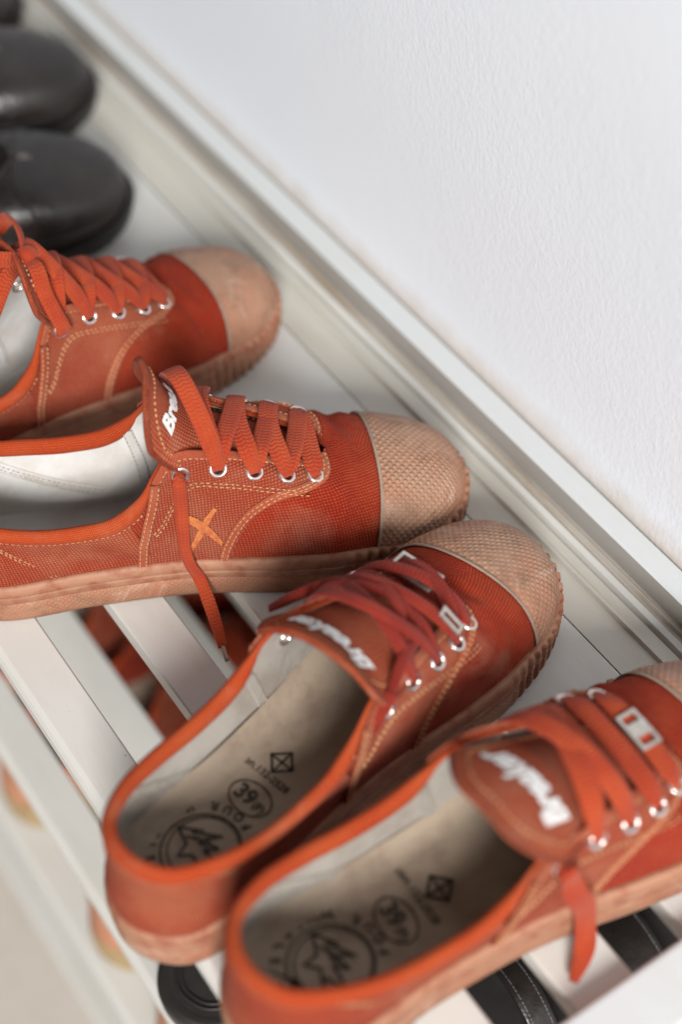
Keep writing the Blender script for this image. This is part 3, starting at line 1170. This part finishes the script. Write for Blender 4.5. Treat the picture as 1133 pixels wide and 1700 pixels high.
    # hem tape on the tongue edge
    eb = np.concatenate([np.full(30, -.985), np.linspace(-.985, .985, 24), np.full(30, .985)])
    ea = np.concatenate([np.linspace(.35, 1, 30), np.ones(24), np.linspace(1, .35, 30)]) * (1 - .16 * np.abs(eb) ** 3.2)
    ea = np.minimum(ea, .995)
    Pe, Ne = tpoint(ea, eb)
    ribbon('hem_tape', Pe, Ne, .0024, .0036, 'tongue', tongue_o, n=120)
    if hi:
        eb2, ea2 = eb * .86, np.where(ea > .9 * (1 - .16 * np.abs(eb) ** 3.2), ea - .045, ea)
        Pe2, Ne2 = tpoint(ea2, eb2)
        add_stitches(bag, Pe2 + Ne2 * .0016, Ne2)
        v, f = text2d('Breaker', .0125, .045, .25)
        v = v * np.array([.92, .95 * tg.get('text_h', 1.0)])
        # reading runs from the right side to the left, tops towards the free end
        a_ = tg.get('text_a', .835) + v[:, 1] / alen
        b_ = v[:, 0] / .0285 + tg.get('text_b', 0.0)
        Pv, Nv = tpoint(a_, b_)
        link('lettering', Pv + Nv * .0022, f, 'white_print', tongue_o, None, False)
    # --- eyelets
    EX = [.1295, .1470, .1640, .1805, .1960]
    ey = {}
    for side in (-1, 1):
        for k, x in enumerate(EX):
            uu_ = np.linspace(.46, .70, 200)
            tx = F.T(side * uu_)[:, 0]
            u = float(np.interp(x, tx, uu_))
            td = F.t_down(side * u, .0105 if k else .0125)
            c = F.P(side * u, td, .0023)
            nrm = F.N(side * u, td)
            ey[(side, k)] = (c, nrm, u, td)
            a = np.linspace(0, 2 * math.pi, 22, endpoint=False)
            t1 = unit(np.cross(nrm, [0, 0, 1.0]))
            t2 = np.cross(nrm, t1)
            ringp = [(.0047, -.0006), (.0046, .0004), (.0040, .0009), (.0032, .0007), (.0027, .0001), (.0025, -.0009)]
            V = np.array([[c + (t1 * math.cos(q) + t2 * math.sin(q)) * r + nrm * h for (r, h) in ringp] for q in a])
            e = link('eyelet', V.reshape(-1, 3), gfaces(22, 6, True, flip=False), 'metal', root)
            bm = bmesh.new()
            bm.from_mesh(e.data)
            bmesh.ops.recalc_face_normals(bm, faces=bm.faces)
            if bm.faces[2].normal.dot(Vector(nrm)) < 0:
                bmesh.ops.reverse_faces(bm, faces=bm.faces)
            bm.to_mesh(e.data)
            bm.free()
            V = np.array([c + (t1 * math.cos(q) + t2 * math.sin(q)) * .0027 - nrm * .0004 for q in a])
            link('eyelet_hole', V, [tuple(range(22))], 'hole', e, None, False)
            cb_, nb_2 = F.P(side * u, td, -.0030), -nrm
            V = np.array([[cb_ + (t1 * math.cos(q) + t2 * math.sin(q)) * r + nb_2 * h for (r, h) in ringp] for q in a])
            link('eyelet_back', V.reshape(-1, 3), gfaces(22, 6, True, flip=True), 'metal', e)

    # --- laces: pulled taut over the tongue and the panel edges
    lace_paths = []
    qa, qt = np.meshgrid(np.linspace(.44, .76, 90), np.linspace(.35, 1, 40), indexing='ij')
    Q = np.concatenate([F.P(qa, qt, .0018).reshape(-1, 3), F.P(-qa, qt, .0018).reshape(-1, 3), (Pt + Nt * .0014).reshape(-1, 3)])

    def strand(i, si, j, sj, lift=0.0, wob=0.0, mat=lace_mat_, width=.0100, slack=0.0):
        c0, n0, u0, t0 = ey[(si, i)]
        c1, n1, u1, t1_ = ey[(sj, j)]
        f = np.linspace(0, 1, 29)
        base = c0 + (c1 - c0) * f[:, None]
        base[:, 0] += wob * np.sin(f * math.pi)
        z = []
        for b in base:
            d = np.linalg.norm(Q[:, :2] - b[:2], axis=1)
            k = d < .0038
            z.append(Q[k, 2].max() if k.any() else Q[d.argmin(), 2])
        z = np.array(z) + .0013
        z[0], z[-1] = c0[2] + n0[2] * .0004, c1[2] + n1[2] * .0004
        x = np.linalg.norm(base[:, :2] - base[0, :2], axis=1)
        hull = []
        for q in range(len(f)):
            while len(hull) >= 2 and (z[hull[-1]] - z[hull[-2]]) * (x[q] - x[hull[-2]]) <= (z[q] - z[hull[-2]]) * (x[hull[-1]] - x[hull[-2]]):
                hull.pop()
            hull.append(q)
        zz = np.interp(x, x[hull], z[hull])
        peak_ = zz.max()
        for _ in range(14):
            zz[1:-1] = (zz[:-2] + 2 * zz[1:-1] + zz[2:]) / 4
        zz += np.maximum(z - zz, 0)[1:-1].max() * np.sin(f * math.pi) ** .5
        bell = np.sin(f * math.pi) ** .7
        zz += (lift + slack) * bell
        pts = base.copy()
        pts[:, 2] = zz
        tg_ = unit(np.gradient(pts, axis=0))
        up_ = np.array([0, 0, 1.0]) - tg_ * tg_[:, 2:3]
        up_ = unit(up_)
        k0, k1 = np.clip(1 - f / .2, 0, 1)[:, None], np.clip(1 - (1 - f) / .2, 0, 1)[:, None]
        up_ = unit(up_ * (1 - k0) + n0 * k0)
        up_ = unit(up_ * (1 - k1) + n1 * k1)
        w = width * (1 - .38 * np.clip(1 - f / .09, 0, 1) - .38 * np.clip(1 - (1 - f) / .09, 0, 1))
        pts = np.concatenate([[c0 - n0 * .0016 + (c0 - pts[2]) * .05], pts, [c1 - n1 * .0016 + (c1 - pts[-3]) * .05]])
        up_ = np.concatenate([[n0], up_, [n1]])
        w = np.concatenate([[w[0] * .9], w, [w[-1] * .9]])
        lace_paths.append((pts, up_))
        return ribbon('lace', pts, up_, w, .0018, mat, root, n=80 if hi else 36)
    if laces == 'cross':
        strand(4, -1, 4, 1, .000)
        for k in (3, 2, 1, 0):
            strand(k + 1, 1, k, -1, .0005, .004)
            strand(k + 1, -1, k, 1, .0030, -.004)
    elif laces == 'open':
        strand(4, -1, 4, 1, .000)
        for k in (3, 2, 1):
            strand(k + 1, 1, k, -1, .0003, .002)
        for k in (3, 2, 1):
            strand(k, -1, k, 1, .0026, -.004)
        strand(1, -1, 0, 1, .0052, -.001)
    elif laces == 'loose':
        strand(4, -1, 4, 1, .001)
        for k in (3, 2, 1):
            strand(k + 1, 1, k, -1, .003 + random.uniform(0, .003), random.uniform(-.01, .01), width=.0066, slack=random.uniform(0, .004))
            strand(k + 1, -1, k, 1, .006 + random.uniform(0, .003), random.uniform(-.01, .01), width=.0066, slack=random.uniform(0, .004))
    elif laces == 'bars':
        for k in (4, 3, 2):
            strand(k, -1, k, 1, .001)
        strand(2, 1, 1, -1, .002)
        strand(2, -1, 1, 1, .0045, .002)
    if bag['v']:
        st = link('stitching', bag['v'], bag['f'], 'stitch', root, None, False)
        st['kind'] = 'stuff'
    # --- painted cross on the outer quarter
    if xmark:
        side, x_, t_ = xmark
        u_ = F.u_at_x(x_, t_, side, .2, .8)
        V, Fc = [], []
        sc = 1.0
        strokes = [((-.0125, -.0085), (.0105, .0095), .0036), ((-.0045, .0125), (.0065, -.0115), .0040)]
        for si, (a, b, w) in enumerate(strokes):
            a, b = np.array(a), np.array(b)
            d = unit(b - a)
            nn2 = np.array([-d[1], d[0]])
            L_ = np.linalg.norm(b - a)
            o = len(V)
            nseg = 22
            for i in range(nseg + 1):
                q = i / nseg
                ww = w * (.55 + .6 * math.sin(math.pi * min(1, q * .9 + .12))) * random.uniform(.86, 1.1)
                for sgn in (-1, -.33, .33, 1):
                    p = a + d * L_ * (q + (random.uniform(-.02, .02) if i in (0, nseg) else 0)) + nn2 * sgn * ww / 2
                    V.append((p[0], p[1], si))
            Fc += gfaces(nseg + 1, 4, off=o)
        V = np.array(V)
        Lw = F.arclen(side * u_)[-1]
        perL = F.lenR if side < 0 else F.lenL
        uu_ = u_ + V[:, 0] / perL * .92
        tv = t_ + V[:, 1] / Lw
        P3 = F.P(side * uu_, tv, .0022 + .0003 * V[:, 2])
        link('cross_mark', P3, Fc, 'x_print', root, None, False)
    F.ey = ey
    F.paths = lace_paths
    F.tpoint = tpoint
    return F


# ------------------------------------------------------------------ the setting
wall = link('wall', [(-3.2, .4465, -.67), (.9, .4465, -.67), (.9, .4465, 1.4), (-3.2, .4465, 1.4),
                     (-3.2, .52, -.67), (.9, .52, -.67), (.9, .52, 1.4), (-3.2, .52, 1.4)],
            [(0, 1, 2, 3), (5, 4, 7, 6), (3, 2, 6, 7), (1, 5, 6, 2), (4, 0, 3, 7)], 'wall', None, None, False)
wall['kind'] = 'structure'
floor = link('floor', [(-3.2, -1.6, -.67), (.9, -1.6, -.67), (.9, .4465, -.67), (-3.2, .4465, -.67)], [(0, 1, 2, 3)], 'floor', None, None, False)
floor['kind'] = 'structure'

# ------------------------------------------------------------------ shoe rack
rack = empty('shoe_rack', (-.9, .27, -.67), 0, 'long off-white slatted shoe rack standing against the white plaster wall', 'shoe rack')
RL = Vector((-.9, .27, -.67))


def rk(o):
    o.parent = rack
    o.matrix_parent_inverse = Matrix.Translation(-RL)
    return o


X0, X1 = -1.75, -.1985
SL = [(.1170, .1460), (.1835, .2110), (.2460, .2790), (.3130, .3825)]
first = None
for z in (0.0, -.2, -.405, -.61):
    for i, (a, b) in enumerate(SL):
        th = .013
        if i == 0:
            pr = [(a + .0045, z), (a + .0015, z - .0012), (a, z - .004), (a, z - th), (b, z - th), (b, z - .001), (b - .001, z)]
        else:
            pr = [(a + .001, z), (a, z - .001), (a, z - th), (b, z - th), (b, z - .001), (b - .001, z)]
        rk(profile_bar('slat', pr, X0, X1, 'slat', None, 2))
    # back rail: flat ledge, shallow ridges, then an upstand with a pale top
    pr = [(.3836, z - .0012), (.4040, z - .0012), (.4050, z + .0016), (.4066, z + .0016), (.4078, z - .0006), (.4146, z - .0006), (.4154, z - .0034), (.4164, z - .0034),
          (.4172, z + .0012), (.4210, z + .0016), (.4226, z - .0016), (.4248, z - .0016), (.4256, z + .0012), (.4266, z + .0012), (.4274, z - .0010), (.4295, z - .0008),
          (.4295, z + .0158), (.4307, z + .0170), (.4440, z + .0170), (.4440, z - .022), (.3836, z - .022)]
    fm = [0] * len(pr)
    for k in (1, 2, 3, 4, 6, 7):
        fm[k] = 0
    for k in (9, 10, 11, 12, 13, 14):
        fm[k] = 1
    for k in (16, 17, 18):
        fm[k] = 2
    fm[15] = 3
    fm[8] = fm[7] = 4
    rk(profile_bar('back_rail', pr, X0, X1, None, None, 2, ['rail', 'railgroove', 'railtop', 'railface_shade', 'slat'], fm))
    # end bar across the slat ends, with a second rail beyond a shadow line
    rk(box('end_bar', (-.1985, .112, z - .022), (-.166, .444, z + .012), 'railtop', None, .003, 3))
    rk(box('end_bar', (-.1600, .112, z - .022), (-.130, .444, z + .010), 'railtop', None, .003, 3))
    rk(box('end_web', (-.168, .116, z - .020), (-.158, .440, z + .002), 'railgroove', None, .001, 1))
for px in (-.145, -1.765):
    for y in (.1135, .4145):
        rk(box('corner_post', (px - .0145, y, -.67), (px + .0145, y + .028, .0085), 'railtop', None, .002, 2))
for z in (0.0, -.2, -.405, -.61):
    rk(box('end_bar', (-1.79, .112, z - .022), (-1.7515, .444, z + .007), 'railtop', None, .003, 3))
# screw heads that hold the slats to the cross pieces
for sx in (-.86,):
    for (a, b) in SL:
        q = np.linspace(0, 2 * math.pi, 16, endpoint=False)
        V = [((sx + r * math.cos(k)), ((a + b) / 2 + r * math.sin(k)), h) for r, h in ((.0034, .0001), (.0030, .0008), (.0012, .0010)) for k in q]
        o = link('screw_head', V, [tuple(r * 16 + m for m in ((i), (i + 1) % 16)) + tuple((r + 1) * 16 + m for m in ((i + 1) % 16, i)) for r in range(2) for i in range(16)] + [tuple(range(32, 48))], 'railtop', None)
        rk(o)

# ------------------------------------------------------------------ sneakers on the top shelf
GRP = 'orange red canvas sneakers on the top shelf'
KS = 1.06


def sneaker(toe, deg, label, **kw):
    """toe: where the toe tip stands on the shelf; deg: turn towards +x from straight at the wall"""
    a = math.radians(deg)
    KS = kw.pop('size', 1.06)
    loc = (toe[0] - .2845 * KS * math.sin(a), toe[1] - .2845 * KS * math.cos(a), toe[2])
    r = empty('canvas_sneaker', loc, math.radians(90 - deg), label, 'sneaker', kw.pop('group', GRP))
    r.scale = (KS, KS, KS)
    bpy.context.view_layer.update()
    F = build_sneaker(r, **kw)
    F.root = r
    F.inv = (Matrix.Translation(loc) @ Matrix.Rotation(math.radians(90 - deg), 4, 'Z') @ Matrix.Scale(KS, 4)).inverted()
    return F


def to_local(F, pts):
    return np.array([tuple(F.inv @ Vector(p)) for p in pts])


F2 = sneaker((-.4765, .3890, .0), 23, 'orange red canvas sneaker with a painted orange cross and one lace end hanging down', right=True, seed=3, xmark=(-1, .141, .40), laces='open', text=False, zi=.0130, cup=.3, lining='lining', insole='lining')
F1 = sneaker((-.683, .386, .0), -3, size=1.03, label='farthest orange red canvas sneaker, tied in a bow, next to the black shoes', right=False, seed=5, text=False, zi=.0130, cup=.3, lining='lining', insole='lining')
F3 = sneaker((-.4155, .3865, .0), -14, 'orange red canvas sneaker with loose dark red laces through a silver rectangular ring', right=True, seed=8, laces='loose', lace_mat_='lace_dark', slant=.007, top=OPEN_TOP,
             tongue=dict(path=[(.222, 0, .0440), (.205, 0, .0520), (.180, .001, .0680), (.162, .002, .0780), (.146, .003, .0840), (.133, .004, .0900), (.125, .005, .0995)], side=(-.22, .97, 0), width=[.012, .016, .024, .031, .036, .038, .036], drop=[.10, .15, .28, .35, .36, .32, .28]))
F4 = sneaker((-.2660, .4215, .0), 1.3, size=1.10, label='nearest, most blurred orange red canvas sneaker, by the white end bar', right=False, seed=9, laces='bars', top=OPEN_TOP,
             tongue=dict(text_h=1.7, text_a=.78, drop=[.10, .15, .28, .35, .34, .30, .26], path=[(.222, 0, .0440), (.205, 0, .0520), (.175, 0, .0700), (.156, -.002, .0800), (.141, -.005, .0890), (.126, -.008, .0970), (.111, -.010, .1035)], width=[.012, .015, .020, .025, .029, .031, .030]))


def lace_end(F, pts, nrm, width=.0088, thick=.0019, aglet=True, mat='lace', n=90):
    """a loose lace in the shoe's own coordinates"""
    o = ribbon('lace_end', pts, nrm, width, thick, mat, F.root, n=n)
    if aglet:
        p, q = np.array(pts[-1]), np.array(pts[-2])
        d = unit(p - q)
        tube('aglet', [p - d * .002, p + d * .003, p + d * .008], .0011, 'aglet', o, n=6)
    return o


# lace end of the crossed sneaker: out of the rear eyelet, down the side, over the sole and onto the slats
c, n, u0, t0 = F2.ey[(-1, 0)]
P = F2.P
pts = [c - n * .001, c + n * .003 + np.array([-.001, 0, -.001]), P(-(u0 - .020), t0 * .80, .0045), P(-(u0 - .036), t0 * .62, .0052), P(-(u0 - .046), t0 * .45, .0052), P(-(u0 - .046), t0 * .28, .0058)]
nr = [n, n] + [F2.N(-(u0 - .015), t0 * q) for q in (.8, .62, .45, .28)]
o_ = F2.outline(np.array([-(u0 - .036), -(u0 - .016), -(u0 + .002)]), np.array([.0035, .018, .036]))
pts += [np.array([o_[0][0], o_[0][1], .0190]), np.array([o_[1][0], o_[1][1], .0075]), np.array([o_[2][0], o_[2][1], .0035])]
nr += [np.array([0, -1, .25]), np.array([0, -.8, .7]), np.array([0, -.3, 1.0])]
lace_end(F2, pts, nr, [.0055, .0065, .0072, .0066, .0062, .0062, .0066, .0068, .0050], .0024)



def slide_ring(F, path, frac, half_len, half_w, slot=False, lift=.0):
    """thin metal frame threaded on a lace"""
    p, nn = path
    k = int(frac * (len(p) - 1))
    n = unit(nn[k])
    c = p[k] + n * lift
    t = unit(p[min(k + 2, len(p) - 1)] - p[max(k - 2, 0)])
    b = np.cross(n, t)
    a = half_len
    corners = []
    for sx, sy in ((-1, -1), (1, -1), (1, 1), (-1, 1)):
        for q in range(4):
            corners.append((sx, sy))
    prof = [(1.0, -.0008), (1.0, .0010), (.0, .0010), (.0, -.0008)]
    w = .0018
    V = []
    for sx, sy in ((-1, -1), (1, -1), (1, 1), (-1, 1)):
        for inn, h in ((0, -.0006), (0, .0008), (w, .0008), (w, -.0006)):
            V.append(c + n * (.0014 + h) + t * sx * (half_len - inn) + b * sy * (half_w - inn))
    f = gfaces(4, 4, True, True)
    o = link('lace_ring', V, f, 'silver', F.root, None, False)
    bm = bmesh.new()
    bm.from_mesh(o.data)
    bmesh.ops.recalc_face_normals(bm, faces=bm.faces)
    bmesh.ops.bevel(bm, geom=list(bm.edges), offset=.0003, segments=2, profile=.5, affect='EDGES')
    bm.to_mesh(o.data)
    bm.free()
    if slot:
        V = [c + n * (.0012 + h) + t * sx * .0035 + b * sy * half_w for sx, sy in ((-1, -1), (1, -1), (1, 1), (-1, 1)) for h in (-.0004, .0012)]
        q = link('ring_bridge', V, [(0, 2, 4, 6), (7, 5, 3, 1), (0, 1, 3, 2), (2, 3, 5, 4), (4, 5, 7, 6), (6, 7, 1, 0)], 'silver', o, None, False)
    return o


slide_ring(F3, F3.paths[0], .60, .0125, .0060, lift=.0046)
slide_ring(F3, F3.paths[4], .16, .0070, .0030, lift=.0036)
slide_ring(F4, F4.paths[0], .50, .0095, .0050, True)

# nearest sneaker: one lace end folded down over the side
c, n, u0, t0 = F4.ey[(-1, 0)]
P = F4.P
pts = [c - n * .001, c + n * .004, P(-(u0 - .004), t0 * .82, .0060), P(-(u0 - .006), t0 * .62, .0085), P(-(u0 - .002), t0 * .45, .0085), P(-u0, t0 * .28, .0080)]
nr = [n, n] + [F4.N(-u0, t0 * q) for q in (.82, .62, .45, .28)]
o_ = F4.outline(np.array([-(u0 + .002), -(u0 - .004), -(u0 - .035)]), np.array([.0055, .0110, .020]))
pts += [np.array([o_[0][0], o_[0][1], .0210]), np.array([o_[1][0], o_[1][1], .0080]), np.array([o_[2][0], o_[2][1], .0040])]
nr += [np.array([-.2, -1, .25]), np.array([-.3, -.8, .6]), np.array([0, -.3, 1.0])]
lace_end(F4, pts, nr, [.0060, .0085, .0105, .0110, .0110, .0105, .0100, .0095, .0040], .0022, aglet=False)

# loose laces of the sneaker with the ring
E3 = F3.ey
U3 = np.array([0, 0, 1.0])


def loop3(pts, w=.0062, aglet=False, nrm=None, F=F3, mat='lace_dark'):
    pts = np.array(pts, float)
    nn = nrm if nrm is not None else np.array([(0.15 * math.sin(i * 2.1), .35 * math.cos(i * 1.7), 1.0) for i in range(len(pts))])
    return lace_end(F, pts, nn, w, .0019, aglet, mat)


loop3([E3[(1, 1)][0], (.160, .026, .0830), (.168, .014, .0870), (.174, -.002, .0870), (.172, -.016, .0820), (.162, -.024, .0840), (.150, -.0285, .0870), (.140, -.0320, .0840), (.132, -.0340, .0770), (.126, -.0330, .0690), (.124, -.0300, .0590)], .0056)
loop3([E3[(-1, 1)][0], (.160, -.020, .0850), (.170, -.008, .0895), (.176, .008, .0860), (.172, .022, .0810), (.162, .032, .0775), (.150, .040, .0730), (.142, .046, .0680)], .0056)
loop3([E3[(-1, 0)][0], (.136, -.0345, .0830), (.128, -.0340, .0770), (.122, -.0300, .0680), (.122, -.0265, .0590), (.127, -.0240, .0520)], .0062)

# far sneaker: knot, two bow loops and two ends
K = np.array([.131, -.002, .1180])
B1 = dict(F=F1, mat='lace', w=.0088)
tube('lace_knot', [K + (-.005, -.004, -.002), K + (-.002, 0, .002), K + (.002, .001, .002), K + (.005, .004, -.002)], .0055, 'lace', F1.root, n=14, m=12)
loop3([K, K + (-.012, -.004, .010), K + (-.026, .000, .014), K + (-.034, .006, .006), K + (-.024, .007, -.002), K + (-.008, .003, -.001), K], nrm=np.array([(.2, -1, .3)] * 7), **B1)
loop3([K, K + (.006, .014, .008), K + (.008, .030, .006), K + (.002, .036, -.006), K + (-.001, .022, -.006), K], nrm=np.array([(1, .1, .5)] * 6), **B1)
loop3([K, K + (-.014, -.008, .003), K + (-.030, -.016, -.008), K + (-.050, -.022, -.026), K + (-.075, -.026, -.046)], nrm=np.array([(-.3, -1, .6)] * 5), **B1)
loop3([K, K + (.001, -.010, .002), K + (-.001, -.020, -.008), F1.ey[(-1, 0)][0] + F1.ey[(-1, 0)][1] * .004, F1.ey[(-1, 0)][0] - F1.ey[(-1, 0)][1] * .001], nrm=np.array([(0, -.6, 1)] * 3 + [F1.ey[(-1, 0)][1]] * 2), **B1)

# ------------------------------------------------------------------ black shoes at the far end and below


def insole_disc(F, parent, z, mat, inset=.0045, name='insole'):
    so = np.concatenate([np.linspace(-1, 0, 50, endpoint=False), np.linspace(0, 1, 50, endpoint=False)])
    p = F.outline(so, -inset)
    c = np.array([[.14, 0]])
    v = np.concatenate([np.concatenate([p, np.full((len(so), 1), z)], 1), [[.14, 0, z]]])
    f = [(i, (i + 1) % len(so), len(so)) for i in range(len(so))]
    return link(name, v, f, mat, parent, v[:, :2])


def build_pump(root, right=True):
    F = Form(right, PUMP_TOP, inset=.0020, z0=.008, wfac=1.04, box=(.86, .80))
    rows = [(.0, -.002, 'blacksole', 0), (.001, .0004, 'blacksole', 0), (.006, .0020, 'blacksole', 0), (.0105, .0030, 'blacksole', 0), (.0120, .0028, 'blacksole', 0), (.0126, .0012, 'blacksole', 0), (.0120, -.0035, 'blacksole', 0)]
    sole(F, root, rows, ['blacksole'], 0, 200, 'sole')
    nu = 160
    su = np.concatenate([np.linspace(-1, 0, nu // 2, endpoint=False), np.linspace(0, 1, nu // 2, endpoint=False)])[:, None]
    t = np.linspace(.02, 1, 24)[None]
    A, T_ = np.broadcast_arrays(su, t)
    S_, N_ = F.S(A, T_), F.N(A, T_)
    up = shell('leather_upper', S_, S_ - N_ * .0015, F.uv_wall(su, T_), 'black', root, wrap_a=True, skip=np.abs(su[:, 0]) > .735)
    uu = np.concatenate([np.linspace(-.66, 0, 70, endpoint=False), np.linspace(0, .66, 71)])
    tube('opening_piping', F.S(uu, np.full_like(uu, .985)), .0022, 'black', up, n=160)
    ts = np.full_like(uu, .0)
    uw = np.concatenate([np.linspace(-1, 0, 90, endpoint=False), np.linspace(0, .999, 90)])
    tube('welt_seam', F.P(uw, np.full_like(uw, .15), .0004), .0011, 'black', up, n=260)
    ub = np.concatenate([np.linspace(-.76, -.665, 20), np.linspace(.665, .76, 20)])
    tb = np.concatenate([np.linspace(.3, 1, 20), np.linspace(1, .3, 20)])
    tube('vamp_seam', F.P(ub, tb, .0003), .0010, 'black', up, n=80)
    insole_disc(F, root, .016, 'blackfelt')
    return F


def pump(toe, deg, label, k=1.06, right=True, grp='black leather shoes beside the sneakers'):
    a = math.radians(deg)
    loc = (toe[0] - .2845 * k * math.sin(a), toe[1] - .2845 * k * math.cos(a), toe[2])
    r = empty('leather_shoe', loc, math.radians(90 - deg), label, 'shoe', grp)
    r.scale = (k, k, k)
    build_pump(r, right)


pump((-.812, .358, 0), 27, 'dark leather slip-on shoe right behind the farthest orange sneaker', right=True)
pump((-.938, .398, 0), 24, 'dark glossy leather shoe between two other dark leather shoes', right=False)
pump((-1.065, .402, 0), 20, 'dark leather shoe farthest along the shelf, cut off by the top left corner', right=True)


def sandal(heel, deg, label, k=1.05, right=True):
    r = empty('strap_sandal', heel, math.radians(90 - deg), label, 'sandal', 'black sandals on the second shelf')
    r.scale = (k, k, k)
    F = Form(right)
    rows = [(.0, -.003, 'blacksole', 0), (.001, -.0005, 'blacksole', 0), (.006, .0008, 'blacksole', 0), (.008, .0002, 'blacksole', 0), (.0088, .0012, 'blacksole', 0), (.019, .0018, 'blacksole', 0), (.0225, .0008, 'blacksole', 0), (.0235, -.0015, 'blacksole', 0), (.0225, -.006, 'blacksole', 0)]
    sole(F, r, rows, ['blacksole'], 0, 200, 'sole')
    fb = insole_disc(F, r, .0226, 'blackfelt', .004, 'footbed')
    q = np.concatenate([np.linspace(-1, 0, 90, endpoint=False), np.linspace(0, 1, 90, endpoint=False)])
    for ins in (.0095, .0125):
        p = F.outline(q, -ins)
        tube('footbed_piping', np.concatenate([p, np.full((len(q), 1), .0230)], 1), .0009, 'blacksole', fb, closed=True)
    for x, h, w in ((.10, .060, .018), (.168, .056, .016), (.228, .045, .040)):
        uR, uL = F.u_at_x(x, .02, -1), F.u_at_x(x, .02, 1)
        a, b = F.outline(np.array([-uR, uL]), .001)
        mid = (a + b) / 2
        pts, nr = [], []
        for th in np.linspace(-1.2, 1.2, 13):
            e = (a * (1 - math.sin(th) / math.sin(1.2)) + b * (1 + math.sin(th) / math.sin(1.2))) / 2
            pts.append((e[0], e[1], .014 + (h - .014) * (math.cos(th) - math.cos(1.2)) / (1 - math.cos(1.2))))
            nr.append((0, math.sin(th), math.cos(th)))
        pts, nr = np.array(pts), np.array(nr)
        st = ribbon('strap', pts, nr, w, .0028, 'black', r, n=40, round_=5)
        for d in (-.5 * w + .003, .5 * w - .003):
            bag = {'v': [], 'f': []}
            pp = chord(np.concatenate([pts + nr * .0016 + np.array([d, 0, 0]), nr], 1), 60)
            add_stitches(bag, pp[:, :3], pp[:, 3:], .0023, .0019, .0003)
            so = link('strap_stitching', bag['v'], bag['f'], 'greystitch', st, None, False)
            so['kind'] = 'stuff'
    return r


sandal((-.392, .118, -.2), 6, 'black sandal on the second shelf, its heel showing below the sneaker heels')
sandal((-.285, .105, -.2), 4, 'black sandal on the second shelf, straps showing between the slats by the end bar', right=False)

# ------------------------------------------------------------------ sneakers on the shelf below, seen between the slats
LOW = 'orange sneakers on the third shelf'


def copy_tree(o, parent=None):
    c = o.copy()
    COL.objects.link(c)
    c.parent = parent
    for ch in list(o.children):
        copy_tree(ch, c)
    return c


FL = sneaker((-.683, .428, -.405), 2, 'orange sneaker on the third shelf, its heel at the left edge of the picture', right=True, seed=21, detail=1, group=LOW)
for hx, deg, lab in ((-.548, -2, 'orange sneaker on the third shelf, its heel left of the front sneaker heels'),
                     (-.452, 3, 'orange sneaker on the third shelf, only a sliver of heel beside the black sandal'),
                     (-.800, 4, 'orange sneaker on the third shelf, seen only between the slats at the left')):
    c_ = copy_tree(FL.root)
    c_.matrix_world = Matrix.Translation((hx, .127, -.405)) @ Matrix.Rotation(math.radians(90 - deg), 4, 'Z') @ Matrix.Scale(KS, 4)
    c_['label'] = lab

print('SCENE BUILT', len(bpy.data.objects))
